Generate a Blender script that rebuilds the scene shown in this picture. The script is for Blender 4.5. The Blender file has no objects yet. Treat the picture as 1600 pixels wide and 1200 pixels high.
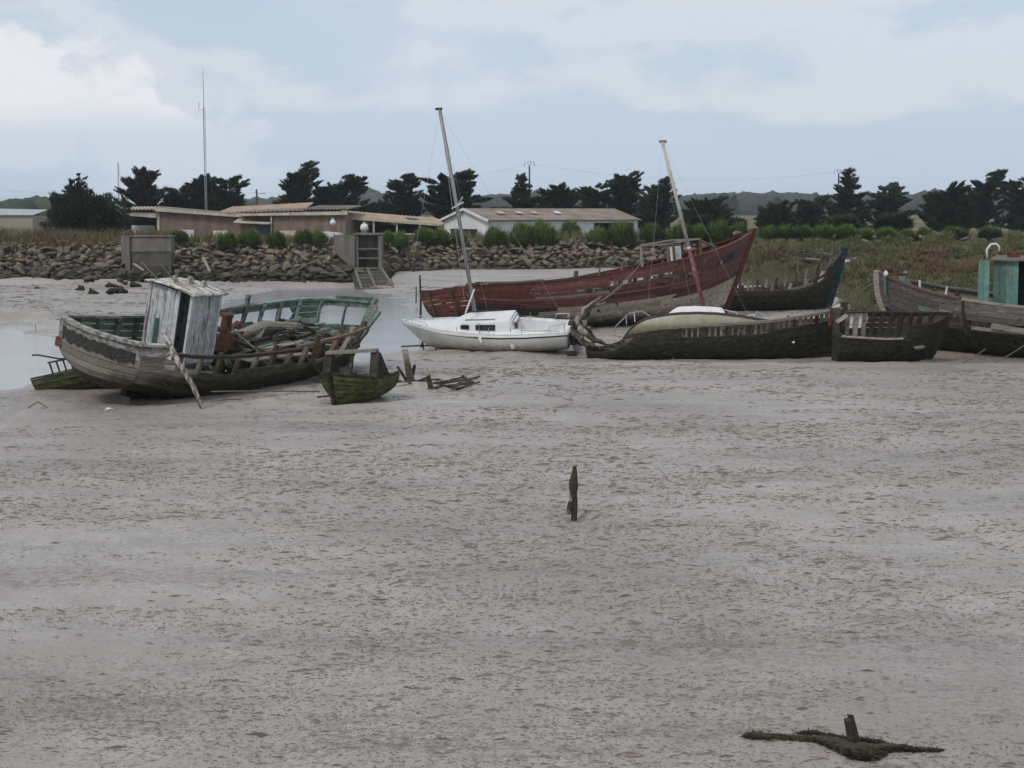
import bpy, bmesh, math, random
import numpy as np
from mathutils import Vector, Matrix, Euler

R = math.radians
scene = bpy.context.scene
COL = scene.collection

# ------------------------------------------------------------------ camera
F = 2400.0 / 1600.0            # focal length in image widths
CAM_H = 5.3
PITCH = math.atan(270.0 / 2400.0)
cam_data = bpy.data.cameras.new('camera')
cam_data.sensor_width = 36.0
cam_data.lens = 36.0 * F
cam_data.clip_start = 0.1
cam_data.clip_end = 20000.0
cam = bpy.data.objects.new('camera', cam_data)
COL.objects.link(cam)
cam.location = (0, 0, CAM_H)
cam.rotation_euler = (math.pi / 2 - PITCH, 0, 0)
scene.camera = cam

# ------------------------------------------------------------------ sun, sky, exposure
SUN_EL, SUN_AZ = R(50), R(215)      # azimuth clockwise from +Y (the view direction)
sun_data = bpy.data.lights.new('sun', 'SUN')
sun_data.energy = 1.5
sun_data.angle = R(14)
sun_data.color = (1.0, 0.95, 0.88)
sun = bpy.data.objects.new('sun', sun_data)
COL.objects.link(sun)
sd = Vector((math.sin(SUN_AZ) * math.cos(SUN_EL), math.cos(SUN_AZ) * math.cos(SUN_EL), math.sin(SUN_EL)))
sun.rotation_euler = sd.to_track_quat('Z', 'Y').to_euler()
sun.location = (0, -20, 60)

world = bpy.data.worlds.new('World')
scene.world = world
world.use_nodes = True
wn, wl = world.node_tree.nodes, world.node_tree.links
wn.clear()
w_out = wn.new('ShaderNodeOutputWorld')
w_bg = wn.new('ShaderNodeBackground')
w_bg.inputs['Strength'].default_value = 0.1
wl.new(w_bg.outputs[0], w_out.inputs[0])
w_sky = wn.new('ShaderNodeTexSky')
w_sky.sky_type = 'NISHITA'
w_sky.sun_disc = False
w_sky.sun_elevation = SUN_EL
w_sky.sun_rotation = SUN_AZ
w_sky.air_density = 1.0
w_sky.dust_density = 1.5
w_tc = wn.new('ShaderNodeTexCoord')

def w_math(op, a, b=None, c=None):
    n = wn.new('ShaderNodeMath'); n.operation = op
    for i, v in enumerate((a, b, c)):
        if v is None: continue
        if isinstance(v, (int, float)): n.inputs[i].default_value = v
        else: wl.new(v, n.inputs[i])
    return n.outputs[0]

def w_range(v, a, b, c=0.0, d=1.0, smooth=True):
    n = wn.new('ShaderNodeMapRange')
    n.interpolation_type = 'SMOOTHSTEP' if smooth else 'LINEAR'
    wl.new(v, n.inputs[0])
    for i, x in enumerate((a, b, c, d)): n.inputs[i + 1].default_value = x
    return n.outputs[0]

def w_noise(scale, detail, rough, stretch, loc=(0, 0, 0)):
    m = wn.new('ShaderNodeMapping')
    m.inputs['Scale'].default_value = stretch
    m.inputs['Location'].default_value = loc
    wl.new(w_tc.outputs['Generated'], m.inputs[0])
    n = wn.new('ShaderNodeTexNoise')
    n.inputs['Scale'].default_value = scale
    n.inputs['Detail'].default_value = detail
    n.inputs['Roughness'].default_value = rough
    n.inputs['Distortion'].default_value = 0.25
    wl.new(m.outputs[0], n.inputs['Vector'])
    return n.outputs['Fac']

def w_mix(fac, a, b):
    n = wn.new('ShaderNodeMix'); n.data_type = 'RGBA'
    if isinstance(fac, (int, float)): n.inputs[0].default_value = fac
    else: wl.new(fac, n.inputs[0])
    for i, v in ((6, a), (7, b)):
        if isinstance(v, tuple): n.inputs[i].default_value = (*v, 1)
        else: wl.new(v, n.inputs[i])
    return n.outputs[2]

w_sep = wn.new('ShaderNodeSeparateXYZ')
wl.new(w_tc.outputs['Generated'], w_sep.inputs[0])
# an even veil of thin high cloud over the blue, broken by soft patches
veil = w_range(w_noise(3.0, 4, 0.5, (1, 1, 3.5), (3.1, 0.4, 0)), 0.3, 0.72, 0.60, 0.95)
col = w_mix(veil, w_sky.outputs[0], (4.85, 5.6, 6.6))
# pale haze lying along the whole horizon
col = w_mix(w_range(w_sep.outputs[2], 0.0, 0.16, 0.9, 0.0), col, (4.55, 5.4, 6.45))
# low heaps of cumulus: fluffy tops, bases dissolving in the haze
fine = w_noise(8.0, 9, 0.58, (1, 1, 2.2), (0.35, 1.7, 0.2))
big = w_noise(4.2, 2, 0.5, (1, 1, 2.6), (1.9, 0.2, 0.35))
dens = w_math('ADD', w_math('MULTIPLY', fine, 0.65), w_math('MULTIPLY', big, 0.6))
band = w_range(w_sep.outputs[2], 0.005, 0.07)
dens = w_math('MULTIPLY', dens, band)
cum = w_range(dens, 0.585, 0.67, 0.0, 0.62)
col = w_mix(cum, col, (6.1, 6.4, 6.9))
# one taller heap standing over the left end of the bank
hx = w_math('DIVIDE', w_sep.outputs[0], w_sep.outputs[1])
hz = w_math('DIVIDE', w_sep.outputs[2], w_sep.outputs[1])
front = w_math('GREATER_THAN', w_sep.outputs[1], 0.2)
ex = w_math('MULTIPLY', w_math('ADD', hx, 0.315), 6.0)
ez = w_math('MULTIPLY', w_math('SUBTRACT', w_math('ADD', hz, w_math('MULTIPLY', w_math('ADD', hx, 0.315), 0.28)), 0.068), 19.0)
rr = w_math('SQRT', w_math('ADD', w_math('MULTIPLY', ex, ex), w_math('MULTIPLY', ez, ez)))
fine2 = w_noise(22.0, 8, 0.55, (1, 1, 1.3), (0.1, 0.9, 0.5))
heap = w_math('ADD', w_math('SUBTRACT', 1.0, rr), w_math('MULTIPLY', w_math('SUBTRACT', fine2, 0.5), 2.6))
heap = w_math('MULTIPLY', w_range(heap, 0.0, 0.4), front)
heap = w_math('MULTIPLY', heap, w_range(hz, 0.045, 0.075, 0.25, 0.85))
col = w_mix(heap, col, (7.1, 7.2, 7.45))
wl.new(col, w_bg.inputs['Color'])

scene.view_settings.view_transform = 'Standard'
scene.view_settings.look = 'None'
scene.view_settings.exposure = 0.25
scene.view_settings.gamma = 1.0
scene.view_settings.use_curve_mapping = False
scene.render.engine = 'CYCLES'
scene.cycles.use_denoising = True
scene.cycles.use_adaptive_sampling = True
scene.cycles.adaptive_threshold = 0.02
scene.cycles.max_bounces = 4
scene.cycles.diffuse_bounces = 2
scene.cycles.glossy_bounces = 2
scene.cycles.transmission_bounces = 4
scene.cycles.transparent_max_bounces = 6
scene.cycles.volume_bounces = 0

# ------------------------------------------------------------------ layout helpers
SP, CP = math.sin(PITCH), math.cos(PITCH)
def ray(px, py):
    a, b = (px - 800) / 2400.0, (600 - py) / 2400.0
    return Vector((a, CP + b * SP, -SP + b * CP))
def gp(px, py, z=0.0):
    r = ray(px, py)
    k = (z - CAM_H) / r.z
    return Vector((r.x * k, r.y * k, z))
def at(px, py, d):
    r = ray(px, py)
    k = d / r.y
    return Vector((r.x * k, d, CAM_H + r.z * k))
def pxd(px, d):            # plan position from column and depth
    return Vector(((px - 800) / 2400.0 * d, d))

def curve(pts):
    xs = [p[0] for p in pts]; ys = [p[1] for p in pts]
    n = len(xs)
    m = []
    for i in range(n):
        if i == 0: m.append((ys[1] - ys[0]) / (xs[1] - xs[0]))
        elif i == n - 1: m.append((ys[-1] - ys[-2]) / (xs[-1] - xs[-2]))
        else: m.append((ys[i + 1] - ys[i - 1]) / (xs[i + 1] - xs[i - 1]))
    def f(x):
        if x <= xs[0]: return ys[0]
        if x >= xs[-1]: return ys[-1]
        i = 0
        while x > xs[i + 1]: i += 1
        h = xs[i + 1] - xs[i]; s = (x - xs[i]) / h
        return ((2*s**3 - 3*s*s + 1) * ys[i] + (s**3 - 2*s*s + s) * h * m[i]
                + (-2*s**3 + 3*s*s) * ys[i + 1] + (s**3 - s*s) * h * m[i + 1])
    return f

def lerp(a, b, t): return a + (b - a) * t

# vectorised value noise
def _hash(ix, iy, seed):
    h = (ix.astype(np.int64) * 374761393 + iy.astype(np.int64) * 668265263 + seed * 974634777) & 0xffffffff
    h = ((h ^ (h >> 13)) * 1274126177) & 0xffffffff
    h = h ^ (h >> 16)
    return (h & 0xffff) / 65535.0
def vnoise(x, y, seed=0):
    x = np.asarray(x, float); y = np.asarray(y, float)
    ix, iy = np.floor(x), np.floor(y)
    fx, fy = x - ix, y - iy
    fx = fx * fx * (3 - 2 * fx); fy = fy * fy * (3 - 2 * fy)
    a = _hash(ix, iy, seed); b = _hash(ix + 1, iy, seed)
    c = _hash(ix, iy + 1, seed); d = _hash(ix + 1, iy + 1, seed)
    return (a * (1 - fx) + b * fx) * (1 - fy) + (c * (1 - fx) + d * fx) * fy
def fbm(x, y, seed=0, octs=4):
    s = 0; amp = 0.5; tot = 0
    for o in range(octs):
        s = s + amp * vnoise(x * 2**o, y * 2**o, seed + o * 17); tot += amp; amp *= 0.5
    return s / tot
def sstep(x, a, b):
    t = np.clip((x - a) / (b - a), 0, 1)
    return t * t * (3 - 2 * t)
def poly_sd(X, Y, poly):
    """signed distance to a polygon, positive inside"""
    X = np.asarray(X, float); Y = np.asarray(Y, float)
    d = np.full(X.shape, 1e9); ins = np.zeros(X.shape, bool)
    n = len(poly)
    for i in range(n):
        x0, y0 = poly[i]; x1, y1 = poly[(i + 1) % n]
        ex, ey = x1 - x0, y1 - y0
        k = np.clip(((X - x0) * ex + (Y - y0) * ey) / (ex * ex + ey * ey), 0, 1)
        d = np.minimum(d, np.hypot(X - x0 - k * ex, Y - y0 - k * ey))
        c = ((y0 > Y) != (y1 > Y)) & (X < (x1 - x0) * (Y - y0) / ((y1 - y0) if y1 != y0 else 1e-9) + x0)
        ins ^= c
    return np.where(ins, d, -d)

# ------------------------------------------------------------------ object helpers
def tag(o, label=None, cat=None, group=None, kind=None):
    if label: o['label'] = label
    if cat: o['category'] = cat
    if group: o['group'] = group
    if kind: o['kind'] = kind
    return o
def link(o, parent=None):
    COL.objects.link(o)
    if parent is not None: o.parent = parent
    return o
def empty(name, loc=(0, 0, 0), yaw=0, heel=0, pitch=0):
    o = bpy.data.objects.new(name, None)
    COL.objects.link(o)
    M = Matrix.Translation(Vector(loc)) @ Matrix.Rotation(yaw, 4, 'Z') @ Matrix.Rotation(pitch, 4, 'Y') @ Matrix.Rotation(heel, 4, 'X')
    o.matrix_world = M
    o['_'] = 1
    del o['_']
    MATS[o.name] = M
    return o
MATS = {}
def to_local(root, p):
    return MATS[root.name].inverted() @ Vector(p)

def np_mesh(name, V, Fc, tint=None):
    me = bpy.data.meshes.new(name)
    V = np.ascontiguousarray(V, dtype=np.float32); Fc = np.ascontiguousarray(Fc, dtype=np.int32)
    k = Fc.shape[1]
    me.vertices.add(len(V)); me.vertices.foreach_set('co', V.ravel())
    me.loops.add(Fc.size); me.loops.foreach_set('vertex_index', Fc.ravel())
    me.polygons.add(len(Fc)); me.polygons.foreach_set('loop_start', np.arange(0, Fc.size, k, dtype=np.int32))
    if tint is not None:
        at_ = me.attributes.new('tint', 'FLOAT', 'POINT')
        at_.data.foreach_set('value', np.ascontiguousarray(tint, dtype=np.float32))
    me.update(calc_edges=True)
    return me
def mesh_obj(name, me, mat, parent=None, smooth=False):
    o = bpy.data.objects.new(name, me)
    if mat is not None and not me.materials: me.materials.append(mat)
    if smooth:
        me.polygons.foreach_set('use_smooth', np.ones(len(me.polygons), dtype=bool))
    return link(o, parent)

class MB:
    def __init__(s, seed=0):
        s.v = []; s.f = []; s.r = random.Random(seed)
    def add(s, vs, fs):
        b = len(s.v)
        s.v += [tuple(v) for v in vs]
        s.f += [tuple(b + i for i in f) for f in fs]
        return s
    def hexa(s, c):         # 8 corners: bottom ring 0-3, top ring 4-7
        return s.add(c, [(3, 2, 1, 0), (4, 5, 6, 7), (0, 1, 5, 4), (1, 2, 6, 5), (2, 3, 7, 6), (3, 0, 4, 7)])
    def box(s, x0, x1, y0, y1, z0, z1):
        return s.hexa([(x0, y0, z0), (x1, y0, z0), (x1, y1, z0), (x0, y1, z0),
                       (x0, y0, z1), (x1, y0, z1), (x1, y1, z1), (x0, y1, z1)])
    def beam(s, p0, p1, w, h, up=(0, 0, 1), segs=1, jit=0.0, taper=1.0, rough_end=0.0):
        """timber of width w and height h between two points, optionally weathered"""
        p0, p1 = Vector(p0), Vector(p1)
        d = (p1 - p0)
        if d.length < 1e-6: return s
        dn = d.normalized(); up = Vector(up)
        if abs(dn.dot(up)) > 0.98: up = Vector((0, 1, 0)) if abs(dn.y) < 0.9 else Vector((1, 0, 0))
        a = dn.cross(up).normalized(); b = a.cross(dn).normalized()
        rings = []
        for i in range(segs + 1):
            t = i / segs
            c = p0 + d * t
            k = lerp(1, taper, t)
            j = lambda: 1 + s.r.uniform(-jit, jit)
            o = a * (s.r.uniform(-jit, jit) * w * .5) + b * (s.r.uniform(-jit, jit) * h * .5)
            ring = []
            for sa, sb in ((-1, -1), (1, -1), (1, 1), (-1, 1)):
                q = c + o + a * (sa * w / 2 * k * j()) + b * (sb * h / 2 * k * j())
                if rough_end and i in (0, segs): q = q + dn * s.r.uniform(-rough_end, rough_end)
                ring.append(q)
            rings.append(ring)
        vs = [q for r_ in rings for q in r_]
        fs = [(3, 2, 1, 0)]
        for i in range(segs):
            for k in range(4):
                fs.append((i*4 + k, i*4 + (k+1) % 4, (i+1)*4 + (k+1) % 4, (i+1)*4 + k))
        m = segs * 4
        fs.append((m, m + 1, m + 2, m + 3))
        return s.add(vs, fs)
    def tube(s, pts, rad, n=8, jit=0.0, caps=True):
        pts = [Vector(p) for p in pts]
        if not isinstance(rad, (list, tuple)): rad = [rad] * len(pts)
        t0 = (pts[1] - pts[0]).normalized()
        a = t0.orthogonal().normalized()
        vs = []
        for i, p in enumerate(pts):
            t = (pts[min(i + 1, len(pts) - 1)] - pts[max(i - 1, 0)]).normalized()
            a = (a - t * a.dot(t)).normalized(); b = t.cross(a)
            for k in range(n):
                an = 2 * math.pi * k / n
                rr_ = rad[i] * (1 + s.r.uniform(-jit, jit))
                vs.append(p + a * (math.cos(an) * rr_) + b * (math.sin(an) * rr_))
        fs = []
        for i in range(len(pts) - 1):
            for k in range(n):
                fs.append((i*n + k, i*n + (k+1) % n, (i+1)*n + (k+1) % n, (i+1)*n + k))
        if caps:
            fs.append(tuple(reversed(range(n)))); m = (len(pts) - 1) * n
            fs.append(tuple(range(m, m + n)))
        return s.add(vs, fs)
    def sheet(s, grid, thick=0.0, nrm=None):
        """grid[i][j] of points; optional thickness along -normal"""
        ni, nj = len(grid), len(grid[0])
        G = [[Vector(p) for p in row] for row in grid]
        vs = [p for row in G for p in row]
        fs = [(i*nj + j, i*nj + j + 1, (i+1)*nj + j + 1, (i+1)*nj + j) for i in range(ni - 1) for j in range(nj - 1)]
        if thick:
            off = Vector(nrm) * -thick if nrm is not None else None
            n0 = len(vs)
            for i in range(ni):
                for j in range(nj):
                    if off is None:
                        du = G[min(i + 1, ni - 1)][j] - G[max(i - 1, 0)][j]
                        dv = G[i][min(j + 1, nj - 1)] - G[i][max(j - 1, 0)]
                        n_ = du.cross(dv)
                        n_ = n_.normalized() if n_.length > 1e-9 else Vector((0, 0, 1))
                        vs.append(G[i][j] + n_ * thick)
                    else: vs.append(G[i][j] + off)
            fs += [tuple(n0 + k for k in reversed(f)) for f in list(fs)]
            edge = [(0, j) for j in range(nj)] + [(i, nj - 1) for i in range(1, ni)] + \
                   [(ni - 1, j) for j in range(nj - 2, -1, -1)] + [(i, 0) for i in range(ni - 2, 0, -1)]
            for k in range(len(edge)):
                a_, b_ = edge[k], edge[(k + 1) % len(edge)]
                ia, ib = a_[0]*nj + a_[1], b_[0]*nj + b_[1]
                fs.append((ib, ia, n0 + ia, n0 + ib))
        return s.add(vs, fs)
    def blob(s, c, r, seed=0, n=14):
        rnd = random.Random(seed)
        bm = bmesh.new()
        for _ in range(n):
            v = Vector((rnd.gauss(0, 1), rnd.gauss(0, 1), rnd.gauss(0, 1))).normalized() * rnd.uniform(.8, 1.1)
            bm.verts.new((c[0] + v.x * r[0], c[1] + v.y * r[1], c[2] + v.z * r[2]))
        g = bmesh.ops.convex_hull(bm, input=list(bm.verts))
        bmesh.ops.delete(bm, geom=[e for e in g['geom_interior'] if isinstance(e, bmesh.types.BMVert)], context='VERTS')
        bm.verts.index_update()
        s.add([v.co for v in bm.verts], [[v.index for v in f.verts] for f in bm.faces])
        bm.free()
        return s
    def build(s, name, mat, parent=None, smooth=False):
        me = bpy.data.meshes.new(name)
        me.from_pydata(s.v, [], s.f)
        bm = bmesh.new(); bm.from_mesh(me)
        bmesh.ops.recalc_face_normals(bm, faces=bm.faces)
        bm.to_mesh(me); bm.free()
        return mesh_obj(name, me, mat, parent, smooth)

# ------------------------------------------------------------------ materials
class NT:
    def __init__(s, name):
        s.m = bpy.data.materials.new(name); s.m.use_nodes = True
        s.t = s.m.node_tree; s.n = s.t.nodes; s.l = s.t.links
        s.b = s.n['Principled BSDF']
        s.tc = s.n.new('ShaderNodeTexCoord'); s.geo = s.n.new('ShaderNodeNewGeometry')
        s.oi = s.n.new('ShaderNodeObjectInfo')
        s.b.inputs['Specular IOR Level'].default_value = 0.3
    def inp(s, sock, v):
        if isinstance(v, (int, float)): sock.default_value = v
        elif isinstance(v, tuple): sock.default_value = (*v, 1) if len(v) == 3 and len(sock.default_value) == 4 else v
        else: s.l.new(v, sock)
    def noise(s, scale, detail=4, rough=0.55, stretch=(1, 1, 1), src='Object', dist=0.0, rnd=False):
        mp = s.n.new('ShaderNodeMapping'); mp.inputs['Scale'].default_value = stretch
        s.l.new(s.geo.outputs['Position'] if src == 'World' else s.tc.outputs[src], mp.inputs[0])
        if rnd:
            c = s.n.new('ShaderNodeCombineXYZ')
            k = s.math('MULTIPLY', s.oi.outputs['Random'], 37.0)
            for i in range(3): s.l.new(k, c.inputs[i])
            s.l.new(c.outputs[0], mp.inputs['Location'])
        n = s.n.new('ShaderNodeTexNoise')
        n.inputs['Scale'].default_value = scale; n.inputs['Detail'].default_value = detail
        n.inputs['Roughness'].default_value = rough; n.inputs['Distortion'].default_value = dist
        s.l.new(mp.outputs[0], n.inputs['Vector'])
        return n.outputs['Fac']
    def math(s, op, a, b=None):
        n = s.n.new('ShaderNodeMath'); n.operation = op
        s.inp(n.inputs[0], a)
        if b is not None: s.inp(n.inputs[1], b)
        return n.outputs[0]
    def rng(s, v, a, b, c=0.0, d=1.0):
        n = s.n.new('ShaderNodeMapRange'); n.interpolation_type = 'SMOOTHSTEP'
        s.inp(n.inputs[0], v)
        for i, x in enumerate((a, b, c, d)): n.inputs[i + 1].default_value = x
        return n.outputs[0]
    def mix(s, fac, a, b, mode='MIX'):
        n = s.n.new('ShaderNodeMix'); n.data_type = 'RGBA'; n.blend_type = mode
        s.inp(n.inputs[0], fac); s.inp(n.inputs[6], a); s.inp(n.inputs[7], b)
        return n.outputs[2]
    def ramp(s, v, stops):
        n = s.n.new('ShaderNodeValToRGB')
        while len(n.color_ramp.elements) < len(stops): n.color_ramp.elements.new(0.5)
        for e, (p, c) in zip(n.color_ramp.elements, stops):
            e.position = p; e.color = (*c, 1)
        s.l.new(v, n.inputs[0])
        return n.outputs[0]
    def z(s):
        n = s.n.new('ShaderNodeSeparateXYZ'); s.l.new(s.geo.outputs['Position'], n.inputs[0])
        return n.outputs[2]
    def bump(s, h, strength=0.3, dist=0.02):
        n = s.n.new('ShaderNodeBump'); n.inputs['Strength'].default_value = strength
        n.inputs['Distance'].default_value = dist
        s.l.new(h, n.inputs['Height']); s.l.new(n.outputs[0], s.b.inputs['Normal'])
    def done(s, col, rough=0.8, spec=None, metal=None):
        s.inp(s.b.inputs['Base Color'], col); s.inp(s.b.inputs['Roughness'], rough)
        if spec is not None: s.b.inputs['Specular IOR Level'].default_value = spec
        if metal is not None: s.b.inputs['Metallic'].default_value = metal
        return s.m

def scl(c, k): return tuple(min(1, x * k) for x in c)

def m_wood(name, base, dark, paint=None, amt=0.5, weed=None, weedcol=(0.035, 0.032, 0.018), grain='x', vary=0.35, pscale=1.6):
    """weathered timber; flaking paint; weed and slime up to the height the tide wets (weed, metres)"""
    t = NT(name)
    st = {'x': (0.5, 7, 9), 'z': (9, 9, 0.5), 'y': (9, 0.5, 9)}[grain]
    g = t.noise(3.0, 7, 0.65, st, rnd=True)
    if paint is None or amt < .55: base = scl(base, .8); dark = scl(dark, .65)
    col = t.ramp(g, [(0.28, dark), (0.5, scl(base, 0.8)), (0.72, base)])
    if paint:
        sp = {'x': (0.6, 2.2, 2.6), 'z': (2.6, 2.6, 0.55), 'y': (2.6, .6, 2.6)}[grain]
        p = t.noise(pscale * 1.7, 10, 0.72, sp, rnd=True)
        pm = t.rng(p, 0.62 - amt * 0.34, 0.66 - amt * 0.34)
        pn = t.noise(5, 5, 0.6, (1, 1, 1))
        pc = t.mix(t.rng(pn, 0.3, 0.75), scl(paint, 0.62), paint)
        col = t.mix(pm, col, pc)
    k = t.math('ADD', t.math('MULTIPLY', t.oi.outputs['Random'], vary * 2), 1 - vary)
    cb = t.n.new('ShaderNodeCombineXYZ')
    for i in range(3): t.l.new(k, cb.inputs[i])
    col = t.mix(1.0, col, cb.outputs[0], 'MULTIPLY')
    if weed is not None:
        wnz = t.noise(1.3, 6, 0.6, (1, 1, 1.6), 'World')
        zz = t.math('ADD', t.z(), t.math('MULTIPLY', t.math('SUBTRACT', wnz, 0.5), 1.1))
        wm = t.rng(zz, weed - 0.22, weed + 0.25, 1.0, 0.0)
        wc = t.mix(t.rng(t.noise(4, 6, 0.7, (1, 1, 2.2), 'World'), 0.35, 0.7), scl(weedcol, 0.45), scl(weedcol, 1.9))
        col = t.mix(t.math('MULTIPLY', wm, 0.86), col, wc)
    t.bump(g, 0.5, 0.02)
    return t.done(col, 0.82, 0.22)

def m_plain(name, c, rough=0.6, vary=0.25, scale=3.0, dirt=None, metal=0.0, spec=0.3, weed=None, streak=False):
    t = NT(name)
    n = t.noise(scale, 6, 0.6, (1, 1, 0.35) if streak else (1, 1, 1))
    col = t.mix(t.rng(n, 0.3, 0.7), scl(c, 1 - vary), scl(c, 1 + vary * 0.3))
    if dirt:
        n2 = t.noise(scale * 1.7, 8, 0.65, (2.2, 2.2, 0.4) if streak else (1, 1, 1))
        col = t.mix(t.rng(n2, 0.52, 0.72, 0, 0.8), col, dirt)
    if weed is not None:
        wnz = t.noise(2.0, 5, 0.6, src='World')
        zz = t.math('ADD', t.z(), t.math('MULTIPLY', t.math('SUBTRACT', wnz, 0.5), 0.5))
        col = t.mix(t.rng(zz, weed - 0.12, weed + 0.12, 0.9, 0.0), col, (0.06, 0.06, 0.03))
    t.bump(n, 0.15, 0.01)
    return t.done(col, rough, spec, metal)

def m_leaf(name, c0, c1, c2=None):
    t = NT(name)
    a = t.n.new('ShaderNodeAttribute'); a.attribute_name = 'tint'
    st = [(0.0, c0), (1.0, c1)] if c2 is None else [(0.0, c0), (0.5, c1), (1.0, c2)]
    col = t.ramp(a.outputs['Fac'], st)
    k = t.math('ADD', t.math('MULTIPLY', t.oi.outputs['Random'], 0.4), 0.8)
    cb = t.n.new('ShaderNodeCombineXYZ')
    for i in range(3): t.l.new(k, cb.inputs[i])
    col = t.mix(1.0, col, cb.outputs[0], 'MULTIPLY')
    return t.done(col, 0.75, 0.15)
# ================================================================== SETTING
rng = np.random.default_rng(7)

# plan outlines (metres): the tidal channel, the salt marsh, the foot of the stone bank
CHANNEL = [tuple(gp(*p)[:2]) for p in [(-260, 500), (0, 512), (100, 522), (230, 506), (345, 470), (420, 449), (560, 447), (600, 458),
           (650, 473), (760, 488), (760, 512), (690, 528), (640, 546), (560, 560), (350, 572), (150, 590), (60, 594), (0, 606), (-260, 640)]]
MARSH = [tuple(pxd(*p)) for p in [(1316, 77), (1300, 94), (1292, 107), (1150, 110), (1150, 133), (2500, 133), (2500, 74), (1760, 74), (1420, 79)]]
FOOT = [pxd(*p) for p in [(-1300, 118), (-500, 117), (0, 115), (110, 113), (235, 112.5), (340, 114), (560, 112), (635, 121), (720, 125), (1000, 127), (1200, 129), (1700, 130), (2500, 131)]]
RUN, CREST = 8.0, 3.0
fx_ = np.array([p.x for p in FOOT]); fy_ = np.array([p.y for p in FOOT])
def foot_d(x): return np.interp(x, fx_, fy_)

SCOUR = [(tuple(gp(200, 628)[:2]), tuple(gp(520, 598)[:2]), 2.4, .11), (tuple(gp(660, 540)[:2]), tuple(gp(890, 540)[:2]), 1.7, .09),
         (tuple(gp(925, 556)[:2]), tuple(gp(1700, 560)[:2]), 2.2, .10), (tuple(gp(510, 628)[:2]), tuple(gp(610, 620)[:2]), 1.2, .10), (tuple(gp(898, 806)[:2]), tuple(gp(897, 807)[:2]), .35, .05)]
def mud_h(X, Y):
    sd_ = poly_sd(X, Y, CHANNEL)
    edge = (fbm(X * .35, Y * .35, 3, 3) - .5) * 2.6
    ch = sstep(sd_ + edge, -1.6, 2.2)
    h = (fbm(X * .05, Y * .05, 5, 3) - .5) * .22
    h = h + (fbm(X * .45, Y * .45, 11, 3) - .5) * .10
    h = h + (fbm(X * 1.8, Y * 1.8, 23, 5) - .5) * .085
    h = h * (1 - .8 * ch) - .34 * ch
    # the shore rises in front of the stone bank
    toe = sstep(Y, foot_d(X) - 13, foot_d(X) - 1)
    h = h + toe * np.where(X > -9, .55, .12)
    # worn hummocks on the far side of the channel at the left
    for (px, py, r, a) in [(0, 497, 1.6, .34), (72, 495, 1.2, .26), (-60, 500, 2.0, .3), (140, 447, 3.4, .3), (40, 444, 3.0, .25)]:
        c = gp(px, py)
        q = np.hypot((X - c.x) / r, (Y - c.y) / (r * 1.3)) + (fbm(X * .9, Y * .9, 31, 3) - .5) * .9
        h = h + a * sstep(q, 1.0, .45)
    for (ax, ay), (bx, by), rr0, dp in SCOUR:
        ex, ey = bx - ax, by - ay
        k = np.clip(((X - ax) * ex + (Y - ay) * ey) / (ex * ex + ey * ey), 0, 1)
        q = np.hypot(X - ax - k * ex, Y - ay - k * ey) / rr0
        h = h - dp * np.exp(-q ** 4) + .05 * np.exp(-((q - 1.45) / .3) ** 2)
    # soft runnels draining to the channel
    run = np.abs(fbm(X * .11 + 4, Y * .05, 41, 3) - .5)
    h = h - .05 * sstep(run, .03, .0) * (1 - ch)
    return h

def m_mud():
    t = NT('mud')
    big = t.noise(0.10, 2, 0.55, (1, .7, 1), 'World')
    mid = t.noise(0.9, 4, 0.6, (1, 1, 1), 'World')
    fin = t.noise(9.0, 5, 0.72, (.75, 1, 1), 'World')
    spk = t.noise(34.0, 3, 0.7, (.6, 1, 1), 'World')
    bandn = t.noise(.42, 6, .74, (.2, 1, 1), 'World')
    col = t.mix(t.rng(mid, .3, .72), (.315, .276, .24), (.435, .39, .345))
    col = t.mix(t.rng(big, .42, .6, 0, .6), col, (.27, .228, .196))
    col = t.mix(t.rng(t.math('ADD', t.math('MULTIPLY', bandn, .62), t.math('MULTIPLY', fin, .38)), .47, .66, 0, .5), col, (.215, .175, .15))
    # a skin of brown diatoms and weed crumbs in drifts
    drift = t.math('ADD', t.math('MULTIPLY', bandn, .6), t.math('MULTIPLY', mid, .4))
    crumb = t.math('ADD', t.math('MULTIPLY', drift, .7), t.math('MULTIPLY', fin, .6))
    col = t.mix(t.rng(crumb, .66, .77, 0, .6), col, (.15, .122, .098))
    sp2 = t.math('ADD', t.math('MULTIPLY', spk, .7), t.math('MULTIPLY', drift, .45))
    col = t.mix(t.rng(sp2, .575, .68, 0, .62), col, (.13, .11, .09))
    # standing films of water give the pale sheen
    wet = t.noise(0.5, 3, 0.65, (.5, 1, 1), 'World', dist=.4)
    low = t.math('SUBTRACT', wet, t.math('MULTIPLY', t.z(), 1.2))
    film = t.rng(low, .46, .66)
    glint = t.rng(t.noise(3.2, 3, .7, (.35, 1, 1), 'World'), .60, .68)
    w2 = t.math('MULTIPLY', film, t.math('ADD', t.math('MULTIPLY', glint, .55), .45))
    rough = t.rng(t.math('ADD', t.math('MULTIPLY', w2, .85), t.math('MULTIPLY', fin, .25)), .05, .95, .46, .07)
    ht = t.math('ADD', t.math('MULTIPLY', fin, 1.0), t.math('MULTIPLY', spk, .35))
    t.bump(ht, .62, .06)
    return t.done(col, rough, .55)
MUD = m_mud()

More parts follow.
